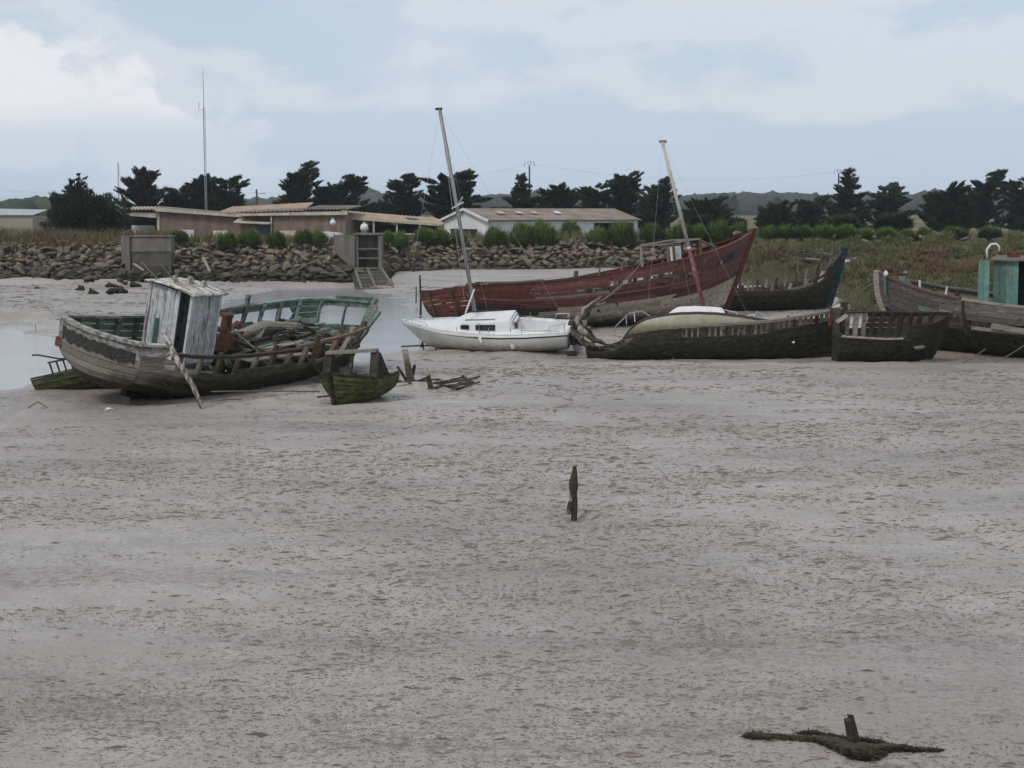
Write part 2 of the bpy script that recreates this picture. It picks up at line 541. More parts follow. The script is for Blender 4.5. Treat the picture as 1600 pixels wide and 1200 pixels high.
# the mud flat: fine rows where the picture looks, coarse behind the camera
ys = np.concatenate([np.linspace(-40, 11, 12), np.geomspace(12, 150, 620)])
aa = np.concatenate([np.linspace(-1.1, -.50, 25)[:-1], np.linspace(-.50, .50, 600), np.linspace(.50, 1.1, 25)[1:]])
YY = np.repeat(ys[:, None], len(aa), 1)
XX = aa[None, :] * np.maximum(YY, 14) * np.where(np.abs(aa) > .50, 1 + (np.abs(aa) - .50) * 3, 1)[None, :]
ZZ = mud_h(XX, YY)
V = np.stack([XX.ravel(), YY.ravel(), ZZ.ravel()], 1)
ni, nj = XX.shape
idx = np.arange(ni * nj).reshape(ni, nj)
Fq = np.stack([idx[:-1, :-1].ravel(), idx[:-1, 1:].ravel(), idx[1:, 1:].ravel(), idx[1:, :-1].ravel()], 1)
mud = mesh_obj('mud_flat', np_mesh('mud_flat', V, Fq), MUD, smooth=True)
tag(mud, 'wide flat of wet grey tidal mud', None, kind='structure')
def mud_z(x, y): return float(mud_h(np.array([x]), np.array([y]))[0])

# water lying in the channel
t = NT('channel_water')
wv = t.noise(2.6, 5, 0.65, (.7, 1, 1), 'World')
t.bump(wv, .3, .05)
WATER = t.done(t.mix(t.rng(t.noise(.2, 3, .5, src='World'), .35, .7), (.27, .275, .275), (.33, .33, .325)), .14, .6)
wg = MB()
for j in range(14):
    x0, x1 = -62 + j * 8, -62 + (j + 1) * 8
    wg.add([(x0, 12, -.115), (x1, 12, -.115), (x1, 114, -.115), (x0, 114, -.115)], [(0, 1, 2, 3)])
tag(wg.build('channel_water', WATER), 'shallow grey blue water lying in the tidal channel', None, kind='structure')

# seaweed crumbs and mud clods strewn over the flat
def strewn(n, seed):
    r = np.random.default_rng(seed)
    u = r.random(n * 4)
    Y = 13.5 * (112 / 13.5) ** (u ** .9)
    X = (r.random(n * 4) * 2 - 1) * .58 * Y
    dn_ = .62 * fbm(X * .07, Y * .30, 61, 3) + .38 * fbm(X * .6, Y * .9, 71, 3)
    keep = r.random(n * 4) < sstep(dn_, .46, .68) * .97 + .03
    keep &= poly_sd(X, Y, CHANNEL) < -1.0
    keep &= Y < foot_d(X) - 4
    X, Y = X[keep][:n], Y[keep][:n]
    n = len(X)
    s = np.exp(r.normal(-4.9, .62, n)) * (.32 + Y / 16)
    s = np.minimum(s, .04 + Y * .0016)
    k = 8
    an = np.arange(k) / k * 2 * np.pi
    rad = s[:, None] * (.6 + .7 * r.random((n, k))) * np.array([1.5, 1, .8, 1, 1.5, 1, .8, 1])[None]
    asp = (.3 + .5 * r.random(n))[:, None]
    ro = (r.normal(size=n) * .22)[:, None]
    lx, ly = np.cos(an)[None] * rad * 1.5, np.sin(an)[None] * rad * asp
    px_ = X[:, None] + lx * np.cos(ro) - ly * np.sin(ro)
    py_ = Y[:, None] + lx * np.sin(ro) + ly * np.cos(ro)
    z0 = mud_h(X, Y)
    zr = mud_h(px_.ravel(), py_.ravel()).reshape(n, k) - .006
    hgt = s * (.12 + .3 * r.random(n)) + .004
    V = np.concatenate([np.stack([px_, py_, zr], 2), np.stack([X, Y, z0 + hgt], 1)[:, None]], 1).reshape(-1, 3)
    b = np.arange(n)[:, None] * (k + 1)
    fs = np.stack([np.stack([b[:, 0] + i, b[:, 0] + (i + 1) % k, b[:, 0] + k], 1) for i in range(k)], 1).reshape(-1, 3)
    return V, fs, np.repeat(r.random(n), k + 1)
t = NT('weed_crumbs')
a_ = t.n.new('ShaderNodeAttribute'); a_.attribute_name = 'tint'
WEEDC = t.done(t.ramp(a_.outputs['Fac'], [(0, (.10, .083, .066)), (.5, (.19, .16, .132)), (.85, (.165, .125, .105)), (1, (.14, .132, .092))]), .75, .3)
V, fs, tn = strewn(110000, 5)
tag(mesh_obj('seaweed_litter', np_mesh('seaweed_litter', V, fs, tn), WEEDC), 'dark crumbs of seaweed and mud strewn over the flat', 'seaweed', kind='stuff')

# ------------------------------------------------------------------ stone bank
t = NT('bank_earth')
nb = t.noise(.8, 6, .6, src='World')
EARTH = t.done(t.mix(t.rng(nb, .35, .7), (.045, .036, .026), (.10, .085, .06)), .95, .1)
prof = [(-1.0, -.7), (RUN * .5, 1.0), (RUN, CREST - .28), (RUN + 1, CREST - .1), (RUN + 4.5, CREST - .1), (RUN + 10, 2.15)]
xs = np.linspace(-150, 150, 160)
gr = []
for x in xs:
    d0 = float(foot_d(x))
    gr.append([(x, d0 + a, z + (.12 * math.sin(x * 1.7 + a)) * (0 < a < RUN + 3)) for a, z in prof])
bank = MB().sheet(gr).build('stone_bank', EARTH)
tag(bank, 'earth bank faced with tumbled stones along the far shore', None, kind='structure')

t = NT('bank_stone')
isl = t.geo.outputs['Random Per Island']
rv = t.math('FRACT', t.math('ADD', t.oi.outputs['Random'], isl))
sc_ = t.ramp(rv, [(0, (.085, .073, .062)), (.2, (.17, .138, .104)), (.42, (.245, .19, .13)), (.62, (.18, .127, .09)), (.8, (.15, .128, .108)), (1, (.31, .25, .18))])
nn = t.noise(3.0, 7, .65, src='World')
sc_ = t.mix(t.rng(nn, .3, .72), t.mix(.5, sc_, (.05, .045, .035)), sc_)
lich = t.noise(1.1, 5, .6, src='World')
zz = t.math('ADD', t.z(), t.math('MULTIPLY', t.math('SUBTRACT', lich, .5), 1.3))
sc_ = t.mix(t.rng(zz, .7, 1.6, .7, 0), sc_, (.055, .05, .04))
sc_ = t.mix(t.rng(zz, .25, .85, .85, 0), sc_, (.022, .021, .013))
t.bump(nn, .6, .08)
STONE = t.done(sc_, .9, .2)

def rock_mesh(seed):
    m = MB().blob((0, 0, 0), (.56, .46, .34), seed, 10)
    me = bpy.data.meshes.new('stone'); me.from_pydata(m.v, [], m.f)
    bm = bmesh.new(); bm.from_mesh(me)
    bmesh.ops.recalc_face_normals(bm, faces=bm.faces)
    bmesh.ops.bevel(bm, geom=list(bm.edges), offset=.028, segments=1, affect='EDGES', clamp_overlap=True)
    bmesh.ops.triangulate(bm, faces=bm.faces)
    bm.to_mesh(me); bm.free()
    me.materials.append(STONE)
    return me
RM = [rock_mesh(100 + i) for i in range(10)]
rr_ = random.Random(3)
OUTFALL = [(188, 278), (520, 600)]           # columns kept clear for the concrete outfalls
spots = []
slope = math.atan2(CREST + .3, RUN)
row_n = 13
for row in range(row_n):
    v = (row + .3) / row_n
    x = -47.0 + rr_.uniform(0, 1)
    while x < 27:
        d0 = float(foot_d(x)); a = v * (RUN + .3) + rr_.uniform(-.18, .18)
        y = d0 + a - .3
        px = 800 + x / y * 2400
        hid = (196 < px < 276 and v > .33) or (528 < px < 598 and v > .42) or (556 + (.42 - v) * 78 < px < 600 + (.42 - v) * 95 and v <= .42)
        if not hid:
            z = lerp(-.15, CREST - .2, min(1, v * 1.02)) + rr_.uniform(-.1, .12)
            s = rr_.uniform(.5, 1.1) * (1.03 - .12 * v)
            spots.append((x, y, z, s, px))
        x += rr_.uniform(.55, .92)
# weedy boulders slid out on to the mud at the left
for i in range(26):
    px = rr_.uniform(95, 235); py = rr_.uniform(441, 461) - (px < 140) * 8
    p = gp(px, py); spots.append((p.x, p.y, mud_z(p.x, p.y) + .1, rr_.uniform(.6, 1.1), px))
# thin scatter of stones showing through the grass right of the red boat
for i in range(85):
    px = rr_.uniform(1215, 1510); d = rr_.uniform(126, 135); p = pxd(px, d)
    spots.append((p.x, p.y, 1.6 + (d - 126) / 9 * 1.35 + rr_.uniform(-.1, .25), rr_.uniform(.55, .95), px))
inview = [s for s in spots if -10 < s[4] < 1560]
inview.sort(key=lambda s: -(s[3] / s[1]) * (1 if s[4] < 1100 else .6))
single = set(id(s) for s in inview[:300])
stuffV, stuffF = [], []
base_np = [(np.array([v.co[:] for v in m.vertices]), np.array([p.vertices[:] for p in m.polygons])) for m in RM]
nb_ = 0
for s in spots:
    x, y, z, k, px = s
    rot = Euler((rr_.uniform(-.5, .3) + slope * .6, rr_.uniform(-.35, .35), rr_.uniform(0, 6.28)))
    scv = Vector((k * rr_.uniform(.9, 1.35), k * rr_.uniform(.85, 1.1), k * rr_.uniform(.8, 1.15)))
    q = rr_.randrange(len(RM))
    if id(s) in single:
        o = bpy.data.objects.new('stone', RM[q])
        o.location = (x, y, z); o.rotation_euler = rot; o.scale = scv
        link(o, bank)
    else:
        M = Matrix.LocRotScale(Vector((x, y, z)), rot, scv)
        A = np.array(M)
        Vq, Fq_ = base_np[q]
        stuffV.append(Vq @ A[:3, :3].T + A[:3, 3]); stuffF.append(Fq_ + nb_); nb_ += len(Vq)
o = mesh_obj('stones', np_mesh('stones', np.concatenate(stuffV), np.concatenate(stuffF)), STONE, bank)
o['kind'] = 'stuff'

# ------------------------------------------------------------------ land behind the bank
t = NT('meadow')
n1 = t.noise(.06, 5, .6, (1, .35, 1), 'World'); n2 = t.noise(1.2, 6, .6, src='World')
mc = t.mix(t.rng(n1, .38, .62), (.075, .085, .032), (.20, .165, .095))
mc = t.mix(t.rng(n2, .35, .7, 0, .5), mc, (.07, .065, .03))
MEADOW = t.done(mc, .95, .1)
gr = []
for x in np.linspace(-1, 1, 60):
    X0 = x * 150
    d0 = float(foot_d(X0)) + RUN + 9
    row = [(X0, d0, 2.18)]
    for y in (165, 220, 340, 600, 1100, 2000, 3600, 6000):
        row.append((X0 * (y / 140 if y > 165 else 1.15), y, 2.18))
    gr.append(row)
tag(MB().sheet(gr).build('meadow', MEADOW), 'dry meadow stretching to the horizon behind the bank', None, kind='structure')

# salt marsh slope at the right
def marsh_h(X, Y):
    sd_ = poly_sd(X, Y, MARSH) + (fbm(X * .4, Y * .4, 81, 3) - .5) * 3
    m = sstep(sd_, -.6, 2.4)
    h = .30 + np.clip((Y - 82) / 48, 0, 1) ** 1.15 * 2.25 + (fbm(X * .22, Y * .22, 91, 4) - .5) * .7
    return m * (h + .5) - .5
xs = np.linspace(10, 75, 130); yy = np.linspace(70, 140, 140)
YY, XX = np.meshgrid(yy, xs, indexing='ij')
ZZ = marsh_h(XX, YY)
ni, nj = XX.shape
idx = np.arange(ni * nj).reshape(ni, nj)
Fq = np.stack([idx[:-1, :-1].ravel(), idx[:-1, 1:].ravel(), idx[1:, 1:].ravel(), idx[1:, :-1].ravel()], 1)
t = NT('marsh_soil')
n1 = t.noise(.35, 5, .6, src='World'); n2 = t.noise(3, 6, .6, src='World')
MSOIL = t.done(t.mix(t.rng(n2, .3, .7), t.mix(t.rng(n1, .4, .6), (.06, .05, .03), (.075, .075, .035)), (.05, .042, .03)), .95, .1)
tag(mesh_obj('marsh_slope', np_mesh('marsh_slope', np.stack([XX.ravel(), YY.ravel(), ZZ.ravel()], 1), Fq), MSOIL, smooth=True),
    'overgrown salt marsh slope rising behind the wrecks', None, kind='structure')

# ------------------------------------------------------------------ low plants (uncountable)
def blades(P, H, W, seed, lean=.5, tint=None):
    """one bent blade (two triangles) per point"""
    r = np.random.default_rng(seed)
    n = len(P)
    a = r.random(n) * 2 * np.pi
    side = np.stack([np.cos(a), np.sin(a), np.zeros(n)], 1) * (W[:, None] if hasattr(W, '__len__') else W) * .5
    l = (r.random((n, 2)) - .5) * 2 * lean
    top = P + np.stack([l[:, 0] * H, l[:, 1] * H, H], 1)
    mid = P + (top - P) * .55 + np.stack([-l[:, 0] * H * .12, -l[:, 1] * H * .12, H * .06], 1)
    V = np.stack([P - side, P + side, mid + side * .8, mid - side * .8, top], 1).reshape(-1, 3)
    b = np.arange(n) * 5
    F = np.concatenate([np.stack([b, b + 1, b + 2], 1), np.stack([b, b + 2, b + 3], 1), np.stack([b + 3, b + 2, b + 4], 1)])
    tt = np.repeat(r.random(n) if tint is None else tint, 5)
    return V, F, tt

def tufts(C, rad, nper, hgt, seed, spread=1.0):
    """dome shaped tussocks: blades fanning out of each centre"""
    r = np.random.default_rng(seed)
    n = len(C)
    Pb, T = [], []
    ci = np.repeat(np.arange(n), nper)
    m = len(ci)
    a = r.random(m) * 2 * np.pi; e = np.arccos(r.random(m) ** .8)
    dirv = np.stack([np.cos(a) * np.sin(e), np.sin(a) * np.sin(e), np.cos(e)], 1)
    sc = np.stack([rad[ci], rad[ci], hgt[ci]], 1)
    q = .45 + .55 * r.random(m) ** .6
    base = C[ci] + dirv * sc * q[:, None] * .8
    tip = base + dirv * sc * ((.22 + .28 * r.random(m)) * (.45 if spread < 1 else 1))[:, None] + np.stack([np.zeros(m), np.zeros(m), hgt[ci] * .12], 1)
    tip += (r.random((m, 3)) - .5) * rad[ci][:, None] * .35
    w = (.05 + .05 * r.random(m)) * (rad[ci] ** .5) * (.5 if spread < 1 else 1)
    sv = np.stack([-dirv[:, 1] + (r.random(m) - .5), dirv[:, 0] + (r.random(m) - .5), (r.random(m) - .5)], 1)
    sv /= np.linalg.norm(sv, axis=1)[:, None] + 1e-6
    V = np.stack([base - sv * w[:, None], base + sv * w[:, None], tip], 1).reshape(-1, 3)
    F = np.arange(m * 3).reshape(m, 3)
    return V, F, ci, m

# marsh shrubs and grass
r = np.random.default_rng(12)
N = 1500
X = 12 + r.random(N) * 60; Y = 78 + r.random(N) * 55
ok = (poly_sd(X, Y, MARSH) > .8) & (np.abs(X / Y) < .48)
X, Y = X[ok], Y[ok]
C = np.stack([X, Y, marsh_h(X, Y) - .05], 1)
rad = .45 + 1.0 * r.random(len(X)) ** 2; hg = rad * (.5 + .5 * r.random(len(X)))
V, Fc, ci, m = tufts(C, rad, 330, hg, 13, .55)
ct = np.clip(fbm(X * .13, Y * .10, 101, 3) * 2.6 - .8 + (r.random(len(X)) - .5) * .35, 0, 1)
tn = np.repeat(np.clip(ct[ci] + (r.random(m) - .5) * .35, 0, 1), 3)
MARSHLEAF = m_leaf('marsh_leaf', (.15, .095, .06), (.125, .105, .05), (.10, .115, .05))
tag(mesh_obj('marsh_shrubs', np_mesh('marsh_shrubs', V, Fc, tn), MARSHLEAF), 'low brown and olive salt marsh shrubs covering the slope', 'shrubs', kind='stuff')
N = 90000
X = 12 + r.random(N) * 60; Y = 78 + r.random(N) * 60
ok = (poly_sd(X, Y, MARSH) > -.3) & (np.abs(X / Y) < .48)
X, Y = X[ok], Y[ok]
V, Fc, tn = blades(np.stack([X, Y, np.maximum(marsh_h(X, Y), np.where(Y > 131, 1.6, -9)) - .04], 1), .14 + .28 * r.random(len(X)), .03 + .03 * r.random(len(X)), 14,
                   tint=np.clip(fbm(X * .15, Y * .12, 111, 3) * 1.8 - .4 + (r.random(len(X)) - .5) * .3, 0, 1))
tag(mesh_obj('marsh_grass', np_mesh('marsh_grass', V, Fc, tn), m_leaf('marsh_grass', (.19, .145, .085), (.16, .14, .07), (.12, .14, .06))),
    'tangled brown green grass on the marsh slope', 'grass', kind='stuff')

# grass on the crest of the bank
def crest_grass(name, label, x0, x1, n, a0, a1, hmin, hmax, c, seed, wid=.07):
    r = np.random.default_rng(seed)
    X = x0 + r.random(n) * (x1 - x0); A = a0 + r.random(n) * (a1 - a0)
    Y = foot_d(X) + A
    Z = np.interp(A, [p[0] for p in prof], [p[1] for p in prof]) - .02
    keep = fbm(X * .35, Y * .35, seed, 3) > .38
    X, Y, Z = X[keep], Y[keep], Z[keep]
    H = (hmin + (hmax - hmin) * r.random(len(X))) * (.5 + fbm(X * .25, Y * .25, seed + 5, 3))
    V, Fc, tn = blades(np.stack([X, Y, Z], 1), H, wid * (.5 + .6 * r.random(len(X))), seed, .6)
    tag(mesh_obj(name, np_mesh(name, V, Fc, tn), m_leaf(name, *c)), label, 'grass', kind='stuff')
crest_grass('russet_grass', 'tall russet dry grass on the bank crest at the left', -75, -27, 22000, 6.6, 16, .35, 1.25,
            ((.16, .10, .062), (.13, .095, .055), (.075, .085, .035)), 201)
crest_grass('green_crest_grass', 'green weeds fringing the top of the stone bank', -48, 30, 9000, 6.6, 11, .3, .9,
            ((.08, .10, .03), (.11, .115, .045), (.15, .13, .07)), 211)
crest_grass('crest_field_grass', 'pale grass and weeds behind the bank crest', -30, 70, 16000, 9, 22, .3, .9,
            ((.16, .14, .075), (.12, .115, .05), (.09, .105, .04)), 221)
# ================================================================== TREES AND BUSHES
BARK = m_plain('bark', (.07, .055, .042), .9, .5, 4.0)
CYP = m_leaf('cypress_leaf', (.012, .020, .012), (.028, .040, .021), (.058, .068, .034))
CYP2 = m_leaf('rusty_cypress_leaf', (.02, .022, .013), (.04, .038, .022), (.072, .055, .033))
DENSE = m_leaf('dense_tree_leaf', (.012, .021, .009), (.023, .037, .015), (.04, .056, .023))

def leaf_tris(c, dirv, L, W, r):
    n = len(c)
    sv = np.cross(dirv, r.normal(size=(n, 3)))
    sv /= np.linalg.norm(sv, axis=1)[:, None] + 1e-9
    L = L[:, None]; W = W[:, None]
    return np.stack([c - sv * W, c + sv * W, c + dirv * L], 1).reshape(-1, 3)

def cypress(label, px, top, wpx, d, seed, form='flat', mat=None, lean=0.0, dens=1.0, name='cypress_tree', base=2.2):
    r = np.random.default_rng(seed)
    X = (px - 800) / 2400 * d
    H = at(px, top, d).z - base
    W = wpx / 2400 * d / 2
    root = empty(name, (X, d, base))
    tag(root, label, 'tree', 'trees behind the bank')
    # sprays of foliage: centre, outward direction, half length, half width, half thickness
    sp_ = []
    def spray(x, y, z, up, a, b, c):
        q = math.hypot(x, y)
        ox, oy = (x / q, y / q) if q > .05 else (math.cos(len(sp_)), math.sin(len(sp_)))
        v = Vector((ox, oy, up)).normalized()
        sp_.append((x, y, z, v.x, v.y, v.z, a, b, c))
    if form == 'tier':          # open, roughly conical, uneven shelves reaching outward
        levels = 15
        for i in range(levels):
            f = .06 + .92 * i / (levels - 1)
            wr = W * max(.22, (1.15 - .95 * f ** 1.8)) * r.uniform(.5, 1.15)
            k = int(4 + 5 * (1 - f)); a0 = r.random() * 6.28
            for j in range(k):
                a = a0 + j * 6.28 / k + r.normal() * .35
                q = wr * r.uniform(.3, .82)
                spray(q * math.cos(a), q * math.sin(a), f * H + r.normal() * .18, r.uniform(.1, .5), wr * r.uniform(.3, .45) + .1, wr * .26 + .1, .14 + .05 * W)
            spray(r.normal() * .1, r.normal() * .1, f * H, 1.5, .5, wr * .3 + .15, .3)
    elif form == 'round':
        for i in range(90):
            v = r.normal(size=3); v /= np.linalg.norm(v)
            q = r.uniform(.5, .86)
            s_ = W * r.uniform(.16, .28)
            spray(v[0] * W * q, v[1] * W * q, H * (.46 + .44 * v[2] * q), .6 + v[2], s_ * 1.15, s_, s_ * .8)
    else:                       # wind cut: several leaders carrying ragged, rising sprays
        nl = int(r.integers(3, 6))
        for l in range(nl):
            a = l * 6.28 / nl + r.normal() * .5
            lx, ly = math.cos(a) * W * .42, math.sin(a) * W * .42
            lh = H * (1.0 if l == 0 else r.uniform(.66, .96))
            for j in range(46):
                f = r.random() ** .85
                z = lh * (.10 + .86 * f)
                q = W * (.80 - .42 * max(0, f - .5) / .5) * r.uniform(.1, 1.0)
                b = r.random() * 6.28
                spray(lx * (.4 + .6 * f) + q * math.cos(b), ly * (.4 + .6 * f) + q * math.sin(b), z, r.uniform(.15, .75), W * r.uniform(.18, .34), W * r.uniform(.12, .2), .11 + .035 * W)
            spray(lx * .95, ly * .95, lh * .93, 1.2, W * .2, W * .16, .2)
    P = np.array(sp_)
    kx = np.hypot(P[:, 0], P[:, 1]); lim = np.maximum(W * 1.06 - P[:, 6] * .6, .08)
    f = np.minimum(1, lim / np.maximum(kx, 1e-6))
    P[:, 0] *= f; P[:, 1] *= f
    P[:, 0] += lean * P[:, 2]
    P[:, 2] = np.minimum(P[:, 2], H - .25 * P[:, 6])
    per = np.maximum(26, P[:, 6] * P[:, 7] * (360 if form != 'round' else 260) * dens).astype(int)
    ci = np.repeat(np.arange(len(P)), per); m = len(ci)
    v = r.normal(size=(m, 3)); v /= np.linalg.norm(v, axis=1)[:, None]
    v *= (r.random(m) ** .4)[:, None]
    D = P[ci, 3:6]
    Sd = np.stack([-D[:, 1], D[:, 0], np.zeros(m)], 1); Sd /= np.linalg.norm(Sd, axis=1)[:, None] + 1e-6
    Up = np.cross(Sd, D) * -1
    taper = 1 - .55 * np.clip(v[:, 0], -.2, 1)            # sprays narrow toward the tip
    c = P[ci, :3] + D * (v[:, 0] * P[ci, 6])[:, None] + Sd * (v[:, 1] * P[ci, 7] * taper)[:, None] + Up * (v[:, 2] * P[ci, 8] * taper)[:, None]
    dv = D * .9 + np.array([0, 0, .25]) + r.normal(size=(m, 3)) * .38
    dv /= np.linalg.norm(dv, axis=1)[:, None]
    big_ = max(1.0, d / 210.0)
    V = leaf_tris(c, dv, (.20 + .26 * r.random(m)) * big_, (.045 + .05 * r.random(m)) * big_, r)
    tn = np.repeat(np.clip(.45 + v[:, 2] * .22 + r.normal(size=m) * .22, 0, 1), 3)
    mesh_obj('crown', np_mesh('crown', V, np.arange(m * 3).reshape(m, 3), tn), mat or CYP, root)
    mb = MB(seed)
    tr = max(.12, H * .028)
    mb.tube([(0, 0, -.3), (lean * H * .2 + .05, 0, H * .25), (lean * H * .5, .05, H * .55), (lean * H * .85, 0, H * .88)], [tr * 1.25, tr, tr * .7, tr * .2], 7, .12)
    for k in range(0, len(P), 3 if form != 'round' else 6):
        p = P[k]
        z0 = max(.12 * H, p[2] - .45 * math.hypot(p[0] - lean * p[2], p[1]) - .1 * H)
        a = Vector((lean * z0, 0, z0)); b = Vector(p[:3])
        mb.tube([a, a.lerp(b, .5) + Vector((0, 0, -.06 * H)), b], [tr * .42, tr * .28, tr * .1], 5)
    mb.build('trunk', BARK, root, True)
    return root

G = 215
cypress('big dense dark round tree left of the brick building', 137, 289, 138, 152, 1, 'round', DENSE, name='evergreen_tree')
cypress('thin ragged tree poking up behind the big round dark tree', 122, 268, 40, 190, 2, 'flat', CYP, dens=.35)
cypress('rusty tinged cypress rising left of the tall radio mast', 228, 261, 80, 195, 3, 'flat', CYP2, dens=.9)
cypress('low brownish cypress between rusty cypress and radio mast', 283, 290, 56, 198, 4, 'flat', CYP2)
cypress('flat topped cypress standing right behind the tall radio mast', 318, 271, 70, 200, 5, 'flat')
cypress('dense cypress just right of the tall radio mast', 362, 274, 62, 196, 6, 'flat', dens=1.2)
cypress('tallest cypress behind the middle brick building', 470, 249, 74, 200, 7, 'flat', dens=1.0)
cypress('broad leaning cypress right of the tallest one', 538, 273, 92, 204, 8, 'flat')
cypress('small dark tree in the gap behind the long low roof', 598, 306, 52, 212, 9, 'round', name='evergreen_tree')
cypress('flat crowned cypress left of the tall white boat mast', 633, 270, 62, 205, 10, 'flat', dens=1.1)
cypress('wide flat topped cypress crossed by the white boat mast', 712, 266, 112, 200, 11, 'flat', dens=1.3)
cypress('shelved cypress under the forked power pole', 815, 274, 84, 206, 12, 'tier', dens=1.2)
cypress('low spreading cypress right of the power pole', 876, 287, 80, 210, 13, 'flat')
cypress('middling cypress behind right half of white shed roof', 930, 286, 66, 206, 14, 'flat')
cypress('tall ragged cypress rising behind right end of white shed', 974, 267, 62, 208, 15, 'flat', dens=1.0)
cypress('broad dark cypress left of the red and white mast', 1026, 277, 74, 203, 16, 'flat', dens=1.2)
cypress('low bushy cypress right of the red and white mast', 1103, 309, 82, 198, 17, 'flat')
cypress('small low cypress above the red boat bow', 1211, 315, 62, 192, 18, 'flat', dens=1.1)
cypress('low dark cypress left of the pointed shelved one', 1268, 306, 62, 200, 19, 'flat', dens=1.1)
cypress('pointed shelved cypress beside the right hand power pole', 1321, 266, 72, 203, 20, 'tier', dens=1.2)
cypress('rounded dark cypress right of the pointed shelved one', 1383, 286, 80, 200, 21, 'flat', dens=1.25)
cypress('domed dark cypress at left of the right hand group', 1478, 284, 88, 198, 22, 'flat', dens=1.3)
cypress('tallest cypress of the right hand group', 1535, 264, 74, 206, 23, 'flat', dens=1.1)
cypress('cypress at the right edge of the photo', 1592, 270, 76, 203, 24, 'flat', dens=1.1)

def shrub_mesh(seed, kind):
    r = np.random.default_rng(seed)
    V, Fc, ci, m = tufts(np.array([[0, 0, .1]]), np.array([1.0]), 2600 if kind else 1700, np.array([1.0]), seed)
    V = V.reshape(-1, 3, 3)
    lump = 1 + .28 * np.sin(np.arctan2(V[:, 0, 1], V[:, 0, 0]) * 3 + seed)[:, None, None] * .6 + r.normal(size=(len(V), 1, 1)) * .07
    V = V * np.concatenate([np.repeat(lump, 2, 2), np.repeat(1 + (lump - 1) * .5, 1, 2)], 2)
    c = V[:, :1]
    V = c + (V - c) * .62
    tn = np.repeat(np.clip(.5 + r.normal(size=m) * .22 + (V[:, 2, 2] - .5) * .2, 0, 1), 3)
    return np_mesh('foliage', V.reshape(-1, 3), Fc, tn)
TAM = m_leaf('tamarisk_leaf', (.045, .078, .020), (.088, .135, .036), (.14, .19, .058))
OLIVE = m_leaf('olive_shrub_leaf', (.03, .04, .017), (.05, .058, .026), (.075, .08, .036))
SH = [shrub_mesh(300 + i, 1) for i in range(5)]
for s_ in SH: s_.materials.append(TAM)
SHO = [shrub_mesh(320 + i, 1) for i in range(2)]
for s_ in SHO: s_.materials.append(OLIVE)
stem = MB(5)
for k in range(6):
    a = k * 1.05
    stem.tube([(0.05 * math.cos(a), .05 * math.sin(a), -.25), (.18 * math.cos(a), .18 * math.sin(a), .3), (.4 * math.cos(a), .4 * math.sin(a), .7)], [.05, .04, .015], 5)
stem_me = bpy.data.meshes.new('stem'); stem_me.from_pydata(stem.v, [], stem.f); stem_me.materials.append(BARK)
def shrub(label, px, py, wpx, hpx, d, i, pool=SH, group='green bushes along the bank crest', cat='bush', name='bush'):
    b = at(px, py + hpx / 2, d); s = 2400 / d
    root = empty(name, (b.x, d, b.z - .1))
    tag(root, label, cat, group)
    rz = (i * 2.4) % 6.28
    for me, nm in ((pool[i % len(pool)], 'foliage'), (stem_me, 'stem')):
        o = bpy.data.objects.new(nm, me); link(o, root)
        o.scale = (wpx / s / 2.1, wpx / s / 2.1, hpx / s / 1.12); o.rotation_euler = (0, 0, rz)
    return root
ORD = ['first', 'second', 'third', 'fourth', 'fifth', 'sixth', 'seventh', 'eighth', 'ninth', 'tenth', 'eleventh', 'twelfth']
BU = [  # px, py, w, h, where
 (281, 368, 34, 20, 'small green bush touching the left concrete outfall'), (357, 374, 38, 24, None), (392, 371, 40, 28, None), (433, 373, 38, 26, None), (476, 369, 36, 24, None), (497, 371, 34, 24, 'green bush just left of the right concrete outfall'),
 (606, 369, 24, 20, 'small green bush touching right side of the right concrete outfall'), (625, 374, 32, 26, 'green bush second to the right from right concrete outfall'), (663, 367, 40, 26, 'green bush left of the white shed gable'), (688, 371, 38, 28, 'green bush below left corner of the white shed'), (715, 370, 30, 24, 'green bush directly behind the white boat mast'),
 (772, 369, 42, 32, 'round green bush below the white shed right of the mast'), (815, 367, 52, 38, 'big green bush, left half of the largest pair below the shed'), (847, 365, 52, 42, 'big green bush, right half of the largest pair below the shed'), (890, 357, 38, 26, 'lighter bush set back against the white shed wall'), (934, 370, 42, 32, 'green bush below the shed, left of its dark opening'), (970, 366, 56, 40, 'big green bush in front of the shed doorway opening'),
 (1018, 362, 42, 28, 'green bush just right of the white shed'), (1044, 369, 38, 24, 'low green bush left of the red boat deckhouse frame'), (1066, 361, 40, 26, 'green bush behind the red and white mast foot'), (1090, 362, 40, 24, 'green bush above the red boat deckhouse frame'), (1124, 361, 50, 34, 'large green bush behind the red boat foredeck'), (1156, 359, 36, 26, 'green bush behind the red bow tip'),
 (1202, 363, 36, 22, None), (1229, 361, 36, 22, None), (1254, 362, 42, 22, None), (1288, 364, 48, 28, None), (1322, 362, 42, 24, None), (1352, 366, 40, 22, None), (1386, 364, 40, 20, None), (1416, 367, 34, 22, None), (1444, 366, 36, 24, None), (1490, 364, 50, 22, None), (1545, 362, 46, 20, None)]
nl_, nr_ = 0, 0
for i, (px, py, w, h, lab) in enumerate(BU):
    if lab is None:
        if px < 500:
            nl_ += 1; lab = ORD[nl_ - 1] + ' green bush from the left between the two outfalls, outfall bush not counted'
        else:
            nr_ += 1; lab = ORD[nr_ - 1] + ' green bush right of the red bow along the far bank crest'
    X0 = (px - 800) / 2400 * 130
    d = float(foot_d(X0)) + (7.2 if px < 1170 else 5.5) + (8 if px == 890 else 0)
    shrub(lab, px, py, w, h, d, i)
